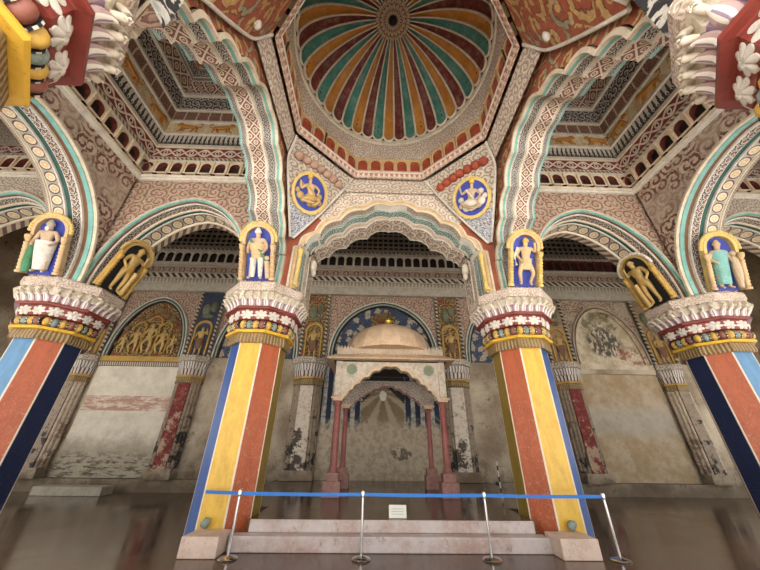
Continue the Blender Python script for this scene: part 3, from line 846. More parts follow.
# ------------------------------------------------------------------ niche cornices and coffered side vaults
def niche_mesh(w, h, dep, frame, inner, base=None, hw=.36):
    """A small arched niche facing -Y: plate with an arched hole and a recess behind. Origin at the bottom middle, front at y=0."""
    b = MB(); a = w * hw; zs = h * .10; zt = h * .90; r = a
    curve = [(-a, zs)]
    for k in range(9):
        t = pi - pi * k / 8
        curve.append((a * cos(t), zt - r * 1.05 + r * 1.05 * sin(t)))
    curve.append((a, zs))
    x0, x1 = -w / 2, w / 2
    b.face([(x0, 0, 0), (x1, 0, 0), (x1, 0, zs), (x0, 0, zs)])
    b.face([(x0, 0, zs), (-a, 0, zs), (-a, 0, h), (x0, 0, h)]); b.face([(a, 0, zs), (x1, 0, zs), (x1, 0, h), (a, 0, h)])
    for i in range(1, len(curve) - 2):
        p, q = curve[i], curve[i + 1]
        b.face([(p[0], 0, p[1]), (q[0], 0, q[1]), (q[0], 0, h), (p[0], 0, h)])
    for i in range(len(curve) - 1):
        p, q = curve[i], curve[i + 1]
        b.face([(p[0], 0, p[1]), (q[0], 0, q[1]), (q[0], dep, q[1]), (p[0], dep, p[1])], None, 1)
    b.face([(-a, 0, zs), (a, 0, zs), (a, dep, zs), (-a, dep, zs)], None, 0)
    b.face([(p[0], dep, p[1]) for p in curve], None, 2)
    for s in (x0, x1): b.box((s - .018, -.05, 0), (s + .018, -.001, h), 0)
    return b.mesh('niche', [M[frame], M[inner], M[base or inner]], 20)
M['peach2'] = plain('pale_peach', rgb(222, 202, 172))
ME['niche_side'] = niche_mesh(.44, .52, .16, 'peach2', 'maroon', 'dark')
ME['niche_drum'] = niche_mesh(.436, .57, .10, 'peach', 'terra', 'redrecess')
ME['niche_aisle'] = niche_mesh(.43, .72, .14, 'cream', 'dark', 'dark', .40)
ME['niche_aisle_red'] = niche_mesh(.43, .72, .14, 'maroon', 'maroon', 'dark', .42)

def frame_band(parent, name, box, z0, z1, d0, d1, mat, back=.12):
    """A band round a rectangular shaft (x0,x1,y0,y1), inset d0 at z0 to d1 at z1."""
    x0, x1, y0, y1 = box; b = MB(); w = z1 - z0
    def cor(d, z): return [(x0 + d, y1 - d, z), (x1 - d, y1 - d, z), (x1 - d, y0 + d, z), (x0 + d, y0 + d, z)]
    lo, hi, lo2, hi2 = cor(d0, z0), cor(d1, z1), cor(max(d0 - back, .001), z0), cor(max(d1 - back, .001), z1)
    wv = max(math.hypot(w, d1 - d0), .02)
    for k in range(4):
        e = (k + 1) % 4
        L = (Vector(lo[k]) - Vector(lo[e])).length / 2
        b.face([lo[k], lo[e], hi[e], hi[k]], [(-L / wv, 0), (L / wv, 0), (L / wv, 1), (-L / wv, 1)])
        b.face([lo2[k], lo2[e], lo[e], lo[k]], [(-L / .1, 0), (L / .1, 0), (L / .1, 1), (-L / .1, 1)])
        b.face([hi[k], hi[e], hi2[e], hi2[k]])
    return b.build(name, mat, parent, None)
def lion_mesh():
    b = MB()
    b.tube([(-.30, 0, .20), (-.1, 0, .24), (.12, 0, .25), (.24, 0, .30)], [.085, .075, .095, .10], 8)
    b.ball((.33, 0, .38), (.10, .06, .10), 8, 6); b.ball((.42, 0, .35), (.05, .04, .045), 6, 4)
    for x, e in ((-.30, -.36), (-.2, -.16), (.16, .2), (.24, .33)): b.tube([(x, 0, .2), (x + (e - x) * .3, 0, .1), (e, 0, .0), (e + .06, 0, -.01)], [.055, .04, .03, .03], 6)
    b.tube([(-.36, 0, .22), (-.48, 0, .28), (-.52, 0, .4), (-.44, 0, .45), (-.40, 0, .40)], [.03, .025, .022, .025, .03], 6)
    return b.mesh('lion_relief', M['liongold'], 60)
ME['lion'] = lion_mesh()

def side_vault(sg, side):
    xa, xb = sorted((sg * (OX - T), sg * (XI + .89)))
    box = (xa + .01, xb - .01, YN + T + .01, YF - T - .01)
    t = thing('coffered_ceiling', f'stepped vault of painted bands and lions above the {side} bay', 'vault ceiling', group='coffered side vaults'); t['kind'] = 'thing'
    frame_band(t, 'white_cornice', box, 9.02, 9.07, .08, .10, M['white'])
    frame_band(t, 'cream_cornice', box, 9.071, 9.15, .14, .16, M['cream'])
    frame_band(t, 'white_cornice', box, 9.151, 9.20, .10, .10, M['white'])
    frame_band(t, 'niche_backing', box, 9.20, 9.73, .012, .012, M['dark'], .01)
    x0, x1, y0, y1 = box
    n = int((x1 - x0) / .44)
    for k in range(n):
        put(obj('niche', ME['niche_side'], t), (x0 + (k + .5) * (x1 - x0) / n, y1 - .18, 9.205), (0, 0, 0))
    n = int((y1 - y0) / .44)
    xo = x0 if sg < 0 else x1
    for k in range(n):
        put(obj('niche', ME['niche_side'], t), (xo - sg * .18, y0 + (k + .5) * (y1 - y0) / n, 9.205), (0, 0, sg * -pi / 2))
    frame_band(t, 'white_cornice', box, 9.731, 9.79, .20, .20, M['white'])
    frame_band(t, 'leaf_band', box, 9.791, 9.93, .15, .18, M['b_ropebr'])
    frame_band(t, 'guilloche_band', box, 9.931, 10.36, .17, .22, M['b_guil'])
    frame_band(t, 'cream_cornice', box, 10.361, 10.44, .26, .26, M['cream'])
    frame_band(t, 'fringe_band', box, 10.441, 10.92, .24, .30, M['b_fringe'])
    frame_band(t, 'white_cornice', box, 10.921, 10.98, .35, .35, M['white'])
    frame_band(t, 'lion_band', box, 10.981, 11.52, .31, .33, M['b_lion'])
    for k in range(3):
        put(obj('lion_relief', ME['lion'], t), (x0 + .33 + .75 + k * 1.15, y1 - .37, 11.03), (0, 0, 0), (.9 * (1 if k % 2 else -1), .6, .9))
    for k in range(4):
        put(obj('lion_relief', ME['lion'], t), (xo - sg * .37, y0 + .9 + k * 1.25, 11.03), (0, 0, sg * -pi / 2), (.9 * (1 if k % 2 else -1), .6, .9))
    frame_band(t, 'white_cornice', box, 11.521, 11.58, .40, .40, M['white'])
    frame_band(t, 'tile_band', box, 11.581, 12.0, .38, .44, M['b_tiles'])
    frame_band(t, 'white_cornice', box, 12.001, 12.06, .50, .50, M['white'])
    frame_band(t, 'floral_band', box, 12.061, 12.62, .48, .60, M['b_scroll_d'])
    frame_band(t, 'white_cornice', box, 12.621, 12.68, .68, .68, M['white'])
    frame_band(t, 'diaper_band', box, 12.681, 13.2, .66, .85, M['b_diaper'])
    frame_band(t, 'floral_band', box, 13.201, 13.5, .95, 1.1, M['b_scroll_d'])
    b = MB(); b.box((box[0] + .9, box[2] + .9, 13.5), (box[1] - .9, box[3] - .9, 13.56)); b.build('crown_panel', M['sc_terra'], t, None)
    # the same cornice beyond the outer pillar
    c = thing('niche_cornice', f'pale cornice with a row of small niches beyond the outer {side} pillar', 'cornice', group='outer niche cornices')
    for nm, z0, z1, dd, m in (('white_molding', 9.02, 9.08, .10, 'white'), ('cream_molding', 9.081, 9.15, .15, 'cream'), ('white_molding', 9.151, 9.2, .10, 'white'), ('white_molding', 9.735, 9.8, .2, 'white'), ('leaf_band', 9.801, 9.95, .12, 'b_ropebr'), ('guilloche_band', 9.951, 10.36, .12, 'b_guil')):
        b = MB(); q = sorted((sg * (OX + T + .01), sg * 15.9)); b.box((q[0], YF - T - dd, z0), (q[1], YF - T - .003, z1), 0)
        if m.startswith('b_'):
            b = MB(); w = z1 - z0; L = (q[1] - q[0]) / w
            b.face([(q[0], YF - T - dd, z0), (q[1], YF - T - dd, z0), (q[1], YF - T - dd, z1), (q[0], YF - T - dd, z1)], [(0, 0), (L, 0), (L, 1), (0, 1)])
            b.face([(q[0], YF - T - .003, z0), (q[1], YF - T - .003, z0), (q[1], YF - T - dd, z0), (q[0], YF - T - dd, z0)])
            b.face([(q[0], YF - T - .003, z1), (q[1], YF - T - .003, z1), (q[1], YF - T - dd, z1), (q[0], YF - T - dd, z1)])
        b.build(nm, M[m], c, None)
    for k in range(13): put(obj('niche', ME['niche_side'], c), (sg * (OX + T + .25 + k * .45), YF - T - .18, 9.205))
for sg, side in ((-1, 'left'), (1, 'right')): side_vault(sg, side)

# ------------------------------------------------------------------ pendentives, drum and ribbed dome
OA, ZA, ZB, DX = 2.64, 6.75, 9.44, -.06
SX0, SY0 = XI - .135, YF - T - CY - .135
def S_at(s0, z):
    f = max(0.0, min(1.0, (z - 8.42) / (ZB - 8.42))); f = f * f * (3 - 2 * f)
    return s0 + (OA - s0) * f
def D_at(z):
    f = (z - ZA) / (ZB - ZA)
    return (SX0 + SY0) * (1 - f) + OA * sqrt(2) * f - .10 * sin(pi * f)
def pend_pt(sx, sy, z, t, lift=0.0):
    S1, S2, D = S_at(SX0, z), S_at(SY0, z), D_at(z) - lift * 1.414
    ax, ay, bx, by = D - S2, S2, S1, D - S1
    return (DX * max(0, (z - 7) / 2.4) + sx * (ax + (bx - ax) * t), CY + sy * (ay + (by - ay) * t), z)

def body_mesh(joints, edges, radii, name, mat, sub=1):
    """A continuous figure grown round a skeleton."""
    me = bpy.data.meshes.new(name); me.from_pydata(joints, edges, []); me.update()
    o = bpy.data.objects.new('tmp', me); COL.objects.link(o)
    o.modifiers.new('skin', 'SKIN').use_smooth_shade = True
    for i, r in enumerate(radii):
        sv = me.skin_vertices[0].data[i]; sv.radius = (r, r) if not isinstance(r, tuple) else r; sv.use_root = (i == 0)
    ss = o.modifiers.new('sub', 'SUBSURF'); ss.levels = sub; ss.render_levels = sub
    dg = bpy.context.evaluated_depsgraph_get(); dg.update()
    ev = o.evaluated_get(dg); out = bpy.data.meshes.new_from_object(ev, depsgraph=dg)
    out.name = name; out.materials.clear(); out.materials.append(mat)
    bpy.data.objects.remove(o); bpy.data.meshes.remove(me)
    out.polygons.foreach_set('use_smooth', [True] * len(out.polygons))
    return out

def human(pose, mat, name='figure'):
    """Unit-height figure facing -Y. pose overrides joints."""
    J = dict(pel=(0, 0, .50), wai=(0, 0, .60), che=(0, -.01, .72), nec=(0, 0, .825), hea=(0, -.012, .88), top=(0, -.01, .965),
             lhi=(-.062, 0, .475), lkn=(-.07, -.02, .27), lan=(-.07, .0, .055), lto=(-.08, -.085, .022),
             rhi=(.062, 0, .475), rkn=(.075, -.02, .27), ran=(.08, .0, .055), rto=(.10, -.085, .022),
             lsh=(-.125, 0, .785), lel=(-.185, -.01, .63), lwr=(-.15, -.10, .53), lha=(-.13, -.14, .50),
             rsh=(.125, 0, .785), rel=(.185, -.01, .63), rwr=(.15, -.10, .53), rha=(.13, -.14, .50))
    J.update(pose)
    keys = list(J); ix = {k: i for i, k in enumerate(keys)}
    ch = [('pel', 'wai', 'che', 'nec', 'hea', 'top'), ('pel', 'lhi', 'lkn', 'lan', 'lto'), ('pel', 'rhi', 'rkn', 'ran', 'rto'), ('che', 'lsh', 'lel', 'lwr', 'lha'), ('che', 'rsh', 'rel', 'rwr', 'rha')]
    ed = [(ix[a], ix[b]) for c in ch for a, b in zip(c, c[1:])]
    rad = dict(pel=.085, wai=.072, che=.092, nec=.034, hea=.060, top=.045, lhi=.066, lkn=.045, lan=.03, lto=.024, lsh=.048, lel=.034, lwr=.025, lha=.03)
    rr = [rad.get(k, rad.get('l' + k[1:], .05)) for k in keys]
    return body_mesh([J[k] for k in keys], ed, rr, name, mat)

def skirt_mesh(z0, z1, r0, r1, mat, name='garment', wave=.012, n=20, dx=0.0):
    b = MB(); rows = []
    for j in range(6):
        f = j / 5; r = r1 + (r0 - r1) * (1 - f) ** 1.3; z = z0 + (z1 - z0) * f
        rows.append([(dx * (1 - f) + (r + wave * (1 - f) * sin(5 * a)) * cos(a), (r * .82 + wave * (1 - f) * sin(5 * a + 1)) * sin(a), z) for a in [2 * pi * i / n for i in range(n)]])
    b.grid(rows, None, None, 0, True); b.face(rows[0][::-1]); b.face(rows[-1])
    return b.mesh(name, mat, 60)
def turban_mesh(mat, name='turban', h=.05):
    b = MB(); b.lathe([(.045, .905), (.062, .915), (.068, .94), (.055, .965), (.03, .97 + h), (.002, .985 + h)], 12, c=(0, -.008)); return b.mesh(name, mat, 60)
def halo_mesh(mat, r=.13, name='halo'):
    b = MB(); N = 24
    P = [((r + .014 * (i % 2)) * cos(2 * pi * i / N) * .95, .075, .90 + (r + .014 * (i % 2)) * sin(2 * pi * i / N)) for i in range(N)]
    Q = [(p[0], .095, p[2]) for p in P]
    b.face(P[::-1]); b.face(Q)
    for i in range(N): b.face([P[i], P[(i + 1) % N], Q[(i + 1) % N], Q[i]])
    return b.mesh(name, mat, None)

def deity_medallion(parent, mats, turn):
    """Seated figure on a round blue ground, in the parent's local XZ plane facing -Y."""
    b = MB(); N = 36
    ring_o = []
    for i in range(N):
        a = 2 * pi * i / N; ring_o.append((cos(a), sin(a)))
    for i in range(N):
        k = (i + 1) % N
        for r0, r1, y in ((.52, .60, -.07),):
            w0 = .03 * (i % 2); w1 = .03 * (k % 2)
            b.face([(ring_o[i][0] * r0, y, ring_o[i][1] * r0), (ring_o[k][0] * r0, y, ring_o[k][1] * r0), (ring_o[k][0] * (r1 + w1), y, ring_o[k][1] * (r1 + w1)), (ring_o[i][0] * (r1 + w0), y, ring_o[i][1] * (r1 + w0))])
            b.face([(ring_o[i][0] * r0, y, ring_o[i][1] * r0), (ring_o[k][0] * r0, y, ring_o[k][1] * r0), (ring_o[k][0] * r0, .0, ring_o[k][1] * r0), (ring_o[i][0] * r0, .0, ring_o[i][1] * r0)])
            b.face([(ring_o[i][0] * (r1 + w0), y, ring_o[i][1] * (r1 + w0)), (ring_o[k][0] * (r1 + w1), y, ring_o[k][1] * (r1 + w1)), (ring_o[k][0] * (r1 + w1), 0, ring_o[k][1] * (r1 + w1)), (ring_o[i][0] * (r1 + w0), 0, ring_o[i][1] * (r1 + w0))])
    b.build('medallion_rim', mats[0], parent, None)
    b = MB(); b.face([(c * .53, -.02, s * .53) for c, s in ring_o]); b.build('blue_ground', M['blue'], parent, None)
    me = human(dict(pel=(0, -.05, .30), wai=(0, -.06, .42), che=(0, -.07, .55), nec=(0, -.05, .66), hea=(0, -.06, .72), top=(0, -.055, .80),
                    lhi=(-.09, -.06, .28), lkn=(-.28, -.12, .22), lan=(-.02, -.17, .15), lto=(.08, -.18, .14), rhi=(.09, -.06, .28), rkn=(.28, -.12, .22), ran=(.10, -.14, .10), rto=(.0, -.17, .08),
                    lsh=(-.14, -.05, .60), lel=(-.27, -.07, .50), lwr=(-.31, -.12, .64), lha=(-.31, -.13, .70), rsh=(.14, -.05, .60), rel=(.27, -.07, .49), rwr=(.20, -.13, .38), rha=(.15, -.15, .36)), mats[1])
    f = put(obj('deity_relief', me, parent), (.46 * sin(-turn), 0, -.46 * cos(turn)), (0, turn, 0), 1.12)
    b = MB()
    for x, z, r in ((-.33, .28, .10), (.33, .26, .10), (-.26, .0, .13), (.24, .0, .14), (.0, .03, .15), (-.40, .10, .08), (.40, .08, .09), (-.12, -.06, .11), (.12, -.07, .11)):
        b.ball((x, -.03, z + .2 - .4), (r, .07, r * .9), 9, 6)
    b.build('attendant_reliefs', mats[2], parent, 60)
    b = MB(); b.ball((0, -.10, .27), (.20, .07, .10), 12, 7); b.tube([(-.13, -.12, .60), (0, -.15, .47), (.10, -.13, .36)], .025, 7); b.build('drapery', mats[2], f, 60)
    b = MB(); b.lathe([(.05, .78), (.075, .80), (.07, .85), (.03, .93), (.001, .95)], 10, c=(0, -.055)); b.build('crown', M['yellow'], f, 60)

for sx in (-1, 1):
    for sy in (1, -1):
        side = 'left' if sx < 0 else 'right'
        t = thing('ceiling_pendentive', f'cream pendentive with a blue {side} medallion of a seated deity over the steps' if sy > 0 else f'terracotta pendentive with gilt foliage at the near {side} corner of the dome', 'pendentive', group='corner pendentives of the dome'); t['kind'] = 'thing'
        b = MB(); rows, nz, nt = [], 14, 8
        zs = [ZA + .06 + (ZB - .20 - ZA - .06) * j / nz for j in range(nz + 1)]
        rows = [[pend_pt(sx, sy, z, i / nt) for i in range(nt + 1)] for z in zs]
        us = [i / nt for i in range(nt + 1)]
        for j in range(nz):
            for i in range(nt):
                q = [(j, i), (j, i + 1), (j + 1, i + 1), (j + 1, i)]
                b.face([rows[a][c] for a, c in q], [((us[c] - .5) * 1.8 * (a / nz) + 5, zs[a]) for a, c in q])
        b.build('panel', M['sc_pale'] if sy > 0 else M['sc_terra'], t, 60)
        for e in (0, 1):
            b = MB(); b.tube([pend_pt(sx, sy, z, e, .015) for z in zs], .035, 6); b.build('white_edge', M['white'], t, 60)
        if sy > 0:
            b = MB()
            for j in range(4):
                za, zb_ = zs[0] + .19 * j, zs[0] + .19 * (j + 1)
                r0 = [pend_pt(sx, sy, za, i / 4, .03) for i in range(5)]; r1 = [pend_pt(sx, sy, zb_, i / 4, .03) for i in range(5)]
                for i in range(4): b.face([r0[i], r0[i + 1], r1[i + 1], r1[i]], [(i * .2 * (j + .3), za), ((i + 1) * .2 * (j + .3), za), ((i + 1) * .2 * (j + 1.3), zb_), (i * .2 * (j + 1.3), zb_)])
            b.build('filigree_triangle', M['filigree'], t, None)
            c = Vector(pend_pt(sx, sy, 8.05, .5, .03)); up = (Vector(pend_pt(sx, sy, 8.3, .5)) - Vector(pend_pt(sx, sy, 7.6, .5))).normalized()
            xd = Vector((sx * -sy, -1, 0)).normalized() if False else (Vector(pend_pt(sx, sy, 8.05, 1)) - Vector(pend_pt(sx, sy, 8.05, 0))).normalized()
            if sx > 0: xd = xd
            else: xd = -xd
            up = (up - xd * up.dot(xd)).normalized()
            nrm = xd.cross(up).normalized()            # towards the bay centre or away
            if nrm.dot(Vector((0, CY, 7.7)) - c) > 0: nrm = -nrm
            h = bpy.data.objects.new('medallion', None); COL.objects.link(h); h.parent = t
            m4 = Matrix((xd, nrm, up)).transposed().to_4x4(); m4.translation = c
            h.matrix_local = m4 @ Matrix.Diagonal((.92, .92, 1.0, 1.0))
            deity_medallion(h, (M['paleyellow'], M['peach'] if sx < 0 else M['skin'], M['goldskin'] if sx < 0 else M['cream']), sx * R(24))
            b = MB()
            for k in range(7):
                q0 = Vector(pend_pt(sx, sy, 8.80 + .07 * sin(pi * (k + .5) / 7), .14 + .72 * k / 6, .03)); 
                b.ball(tuple(q0 + Vector((0, 0, -.05))), (.15, .15, .12), 9, 6)
            b.build('scallop_edging', M['redrecess'] if sx > 0 else M['dustpink'], t, 60)
        else:
            for u0 in (.18, .82):
                b = MB(); p = Vector(pend_pt(sx, sy, 8.35, u0, .03)); b.ball(tuple(p), (.07, .07, .16), 8, 6)
                b.build('white_leaf', M['white'], t, 60)

def octr(a): return a / cos(pi / 8)
t = thing('dome_drum', 'eight-sided drum with a row of little red niches under the ribbed dome', 'drum', (DX, CY, 0))
for sgn in (0, 1, 2, 3):
    b = MB()
    zs = [8.72 + (ZB - .18 - 8.72) * j / 6 for j in range(7)]
    for j in range(6):
        r = []
        for z in (zs[j], zs[j + 1]):
            s0, so = (SY0, SX0) if sgn in (0, 2) else (SX0, SY0)
            s = S_at(s0, z) + .05; w = D_at(z) - s + .02
            p = {0: lambda x: (x, s), 2: lambda x: (x, -s), 1: lambda x: (s, x), 3: lambda x: (-s, x)}[sgn]
            dx = -DX + DX * max(0, (z - 7) / 2.4)
            r.append([(p(-w + 2 * w * i / 6)[0] + dx, p(-w + 2 * w * i / 6)[1], z) for i in range(7)])
        for i in range(6):
            b.face([r[0][i], r[0][i + 1], r[1][i + 1], r[1][i]], [(i * .35, zs[j]), (i * .35 + .35, zs[j]), (i * .35 + .35, zs[j + 1]), (i * .35, zs[j + 1])])
    b.build('fascia', M['sc_cream'], t, None)
o8 = [22.5 + 45 * k for k in range(8)]
def oct_ring(name, a0, z0, a1, z1, mat, back=.05, m=8):
    b = MB(); w = max(math.hypot(z1 - z0, a1 - a0), .02)
    r0, r1 = octr(a0), octr(a1)
    for k in range(8):
        c0, c1 = R(22.5 + 45 * k), R(67.5 + 45 * k)
        P = lambda r, a, z: (r * cos(a), r * sin(a), z)
        L = r0 * sin(pi / 8) / w
        b.face([P(r0, c0, z0), P(r0, c1, z0), P(r1, c1, z1), P(r1, c0, z1)], [(-L, 0), (L, 0), (L, 1), (-L, 1)])
        b.face([P(r0 + back, c0, z0), P(r0 + back, c1, z0), P(r0, c1, z0), P(r0, c0, z0)], [(-L, 0), (L, 0), (L, 1), (-L, 1)])
        b.face([P(r1 + back, c0, z1), P(r1 + back, c1, z1), P(r1, c1, z1), P(r1, c0, z1)])
    return b.build(name, mat, t, None)
oct_ring('leaf_molding', OA - .05, 9.28, OA - .10, 9.44, M['b_leaf'])
oct_ring('white_molding', OA - .12, 9.441, OA - .12, 9.49, M['white'])
oct_ring('pink_molding', OA - .08, 9.491, OA - .08, 9.57, M['pink'])
for k in range(8):
    a = R(45 * k); 
    for i in range(5):
        off = (i - 2) * .436
        nx, ny = cos(a), sin(a)
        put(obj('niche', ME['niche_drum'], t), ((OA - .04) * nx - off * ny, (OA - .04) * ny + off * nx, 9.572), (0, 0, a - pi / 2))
oct_ring('white_molding', OA - .07, 10.145, OA - .05, 10.20, M['peach'])
RD, ZD = 2.62, 11.02
b = MB(); n = 64; rows, vs = [], []
def oct_r(a):
    m = (a + pi / 8) % (pi / 4) - pi / 8
    return OA / cos(m)
us = [octr(OA) * 2 * pi * i / n for i in range(n + 1)]
for j in range(8):
    f = j / 7; rows.append([(((1 - f) * oct_r(2 * pi * i / n) + f * (RD + .05)) * cos(2 * pi * i / n), ((1 - f) * oct_r(2 * pi * i / n) + f * (RD + .05)) * sin(2 * pi * i / n), 10.201 + (ZD - .05 - 10.201) * f) for i in range(n)]); vs.append(.95 * f)
b.grid(rows, us, vs, 0, True); b.build('scroll_frieze', M['sc_cream'], t, 40)

t = thing('ribbed_dome', 'melon dome of yellow, maroon and green ribs round a pale rosette', 'dome', (DX, CY, ZD))
NG = 42; dH = 2.36
def dome_pt(a, e, bulge=0.0):
    rr = (RD + bulge) * cos(e); return (rr * cos(a), rr * sin(a), (dH + bulge) * sin(e))
gm, rmesh = [], None
for kind in ('d_yellow', 'd_teal', 'd_maroon'):
    b = MB(); da = 2 * pi / NG; E0, E1 = R(3), R(80); rows = []
    for j in range(20):
        f = j / 19; e = E0 + (E1 - E0) * f
        wf = 1.0 if f > .08 else sqrt(max(.02, 1 - (1 - f / .08) ** 2))
        rows.append([dome_pt(da * .5 * wf * k / 4 * .98, e, .10 * (1 - (k / 4) ** 2) * min(1, f * 8 + .1)) for k in range(-4, 5)])
    b.grid(rows, [k / 8 for k in range(9)], [j * .2 for j in range(20)])
    gm.append(b.mesh('gore', M[kind], 60))
b = MB(); pts = []
for j in range(20, -1, -1): pts.append(dome_pt(-da * .5, R(3) + (R(80) - R(3)) * (.08 + .92 * j / 20), -.012))
for k in range(1, 8):
    a = -pi / 2 + pi * k / 8
    pts.append(dome_pt(da * .5 * sin(a), R(3) + (R(80) - R(3)) * .08 * (1 - cos(a)), -.012))
pts.append(dome_pt(da * .5, R(3) + (R(80) - R(3)) * .08, -.012))
b.tube(pts, [.016 + .018 * min(1, i / 14) for i in range(len(pts))], 6); rmesh = b.mesh('white_rib', M['cream'], 60)
for k in range(NG):
    a = 2 * pi * k / NG - pi / 2 + pi
    put(obj('gore', gm[k % 3], t), (0, 0, 0), (0, 0, a)); put(obj('white_rib', rmesh, t), (0, 0, 0), (0, 0, a))
b = MB(); b.lathe([(RD + .09, -.03), (RD + .005, -.02), (RD + .015, .16), (RD + .09, .16)], 84, cap=False); b.build('rim_band', M['cream'], t, 60)
b = MB(); b.lathe([((RD + .10) * cos(e), (dH + .13) * sin(e)) for e in [R(90 * i / 16) for i in range(17)]], 64, cap=False); b.build('shell', M['dark'], t, 60)
g_ = G('rosette_paint'); u_, v_ = g_.uv(); X = g_.n.new('ShaderNodeTexCoord'); s_ = g_.n.new('ShaderNodeSeparateXYZ'); g_.l.new(X.outputs['Object'], s_.inputs[0])
x_, y_ = E(g_, s_.outputs[0]), E(g_, s_.outputs[1]); rr_ = g_.hyp(x_, y_); an_ = g_.atan(y_, x_)
lo_ = g_.ab(g_.sin(an_ * 10.0)) * .06
c_ = g_.mix(g_.gt(g_.fr((rr_ + lo_) * 7.0), .22), rgb(84, 62, 50), rgb(170, 148, 122))
c_ = g_.mix(g_.lt(g_.ab(g_.fr(an_ * 20 / (2 * pi)) - .5), .06), c_, rgb(84, 62, 50))
M['rosette'] = g_.done(c_, rr_, .8, .2, .02, 0)
b = MB(); b.lathe([(.13, dH - .06), (.16, dH - .10), (.30, dH - .09), (.52, dH - .10), (.54, dH - .05)], 40, cap=False); rs = b.build('rosette', M['rosette'], t, 60)
b = MB(); b.lathe([(.135, dH - .08), (.11, dH - .03), (.001, dH + .02)], 20, cap=False); b.build('oculus', M['black'], rs, 60)

# ------------------------------------------------------------------ statues in the arch springings
def arch_outline(w, h, n=10):
    a = w / 2; zs = h - a
    return [(-a, 0)] + [(a * cos(pi - pi * k / n), zs + a * sin(pi - pi * k / n)) for k in range(n + 1)] + [(a, 0)]
def statue_niche(name, label, loc, rot, w, h, ground, frame_mats, pose, skin, dress_fn, H, cat='statue', group=None, fig_x=0.0, flip=False, depth=.10):
    t = thing(name, label, cat, loc, 0, group); t.rotation_euler = rot
    b = MB(); C = arch_outline(w, h); b.face([(x, -.005, z) for x, z in C]); Cb = [(x, .05, z) for x, z in C]; b.face(Cb[::-1])
    b.build('niche_ground', ground, t, None)
    O1 = arch_outline(w + .05, h + .02, 14); O2 = arch_outline(w + .20, h + .09, 14)
    b = MB()
    for i in range(len(O1) - 1):
        p, q, r, s_ = O1[i], O1[i + 1], O2[i + 1], O2[i]
        b.face([(p[0], -depth, p[1]), (q[0], -depth, q[1]), (r[0], -depth, r[1]), (s_[0], -depth, s_[1])])
        b.face([(p[0], -depth, p[1]), (q[0], -depth, q[1]), (q[0], .05, q[1]), (p[0], .05, p[1])])
        b.face([(s_[0], -depth, s_[1]), (r[0], -depth, r[1]), (r[0], .05, r[1]), (s_[0], .05, s_[1])])
    b.build('arched_frame', frame_mats[0], t, 40)
    b = MB()
    K = arch_outline(w + .30, h + .13, 20)
    for i, (x, z) in enumerate(K):
        if z > h - w * .55: b.ball((x, -depth * .7, z), (.055, .05, .055), 7, 5)
    b.build('petal_edge', frame_mats[1], t, 60)
    for s_ in (-1, 1):
        b = MB(); x = s_ * (w / 2 + .09)
        b.lathe([(.075, .0), (.075, .06), (.045, .08)] + [(.045 + .022 * abs(sin(pi * k_ / 2)), .08 + (h * .55 - .08) * k_ / 16) for k_ in range(1, 16)] + [(.04, h * .55), (.07, h * .60), (.08, h * .66), (.05, h * .68)], 10, c=(x, -depth - .02))
        b.build('colonnette', frame_mats[2], t, 50)
    f = put(obj('figure', human(pose, skin), t), (fig_x, -.10, .02), (0, 0, 0), ((-H if flip else H), H * .9, H))
    dress_fn(f)
    return t
UPR = dict(rel=(.20, -.03, .70), rwr=(.17, -.06, .86), rha=(.15, -.07, .91))
def part(me, p): return obj(me.name, me, p)
def dr_prince(f):
    part(skirt_mesh(.40, .70, .10, .165, M['peach'], 'tunic'), f); part(turban_mesh(M['white']), f); part(halo_mesh(M['blue'], .12), f)
    b = MB(); b.tube([(-.12, -.09, .77), (0, -.10, .62), (.14, -.09, .50), (.17, -.06, .34)], .022, 7); b.build('green_sash', M['green'], f)
    b = MB()
    for s_ in (-1, 1): b.lathe([(.034, .05), (.045, .15), (.056, .3), (.07, .42)], 10, c=(s_ * .072, -.012))
    b.build('white_leggings', M['white'], f)
    b = MB(); b.tube([(.2, -.05, .36), (.235, -.05, .02)], .05, 8); b.ball((.2, -.05, .42), .05, 8, 6); b.build('attendant_relief', M['skin'], f)
def dr_dancer(f):
    part(skirt_mesh(.33, .56, .10, .135, M['peach'], 'loincloth'), f); part(turban_mesh(M['yellow'], 'crown', .03), f)
    b = MB(); b.tube([(-.18, -.04, .80), (-.24, -.02, .60), (-.2, -.04, .42)], .025, 7); b.build('scarf', M['white'], f)
def dr_sage(f):
    part(skirt_mesh(.06, .60, .10, .16, M['white'], 'robe'), f); part(turban_mesh(M['grey']), f)
    b = MB(); b.ball((0, -.065, .845), (.04, .03, .05), 8, 6); b.build('beard', M['white'], f)
    b = MB(); b.lathe([(.05, .0), (.07, .15), (.055, .4), (.02, .5)], 10, c=(-.19, -.04)); b.build('green_cloak', M['green'], f)
def dr_nude(f):
    part(turban_mesh(M['goldskin'], 'hair_knot', .03), f)
    part(skirt_mesh(.43, .53, .10, .105, M['gold'], 'girdle'), f)
    b = MB(); b.tube([(.12, -.12, .5), (.14, -.08, .25), (.15, -.05, .0)], [.05, .04, .05], 8); b.build('staff', M['goldskin'], f)
def dr_couple(f):
    part(skirt_mesh(.10, .78, .11, .14, M['teal'], 'teal_robe'), f); part(turban_mesh(M['peach']), f)
    b = MB(); b.tube([(.25, -.03, .02), (.25, -.04, .3), (.23, -.05, .52), (.21, -.05, .66)], [.05, .075, .07, .035], 9); b.ball((.21, -.055, .72), (.05, .05, .06), 9, 6)
    b.build('companion_relief', M['skin'], f)
YEL = (M['peach'], M['paleyellow'], M['peach'])
TILT = R(13)
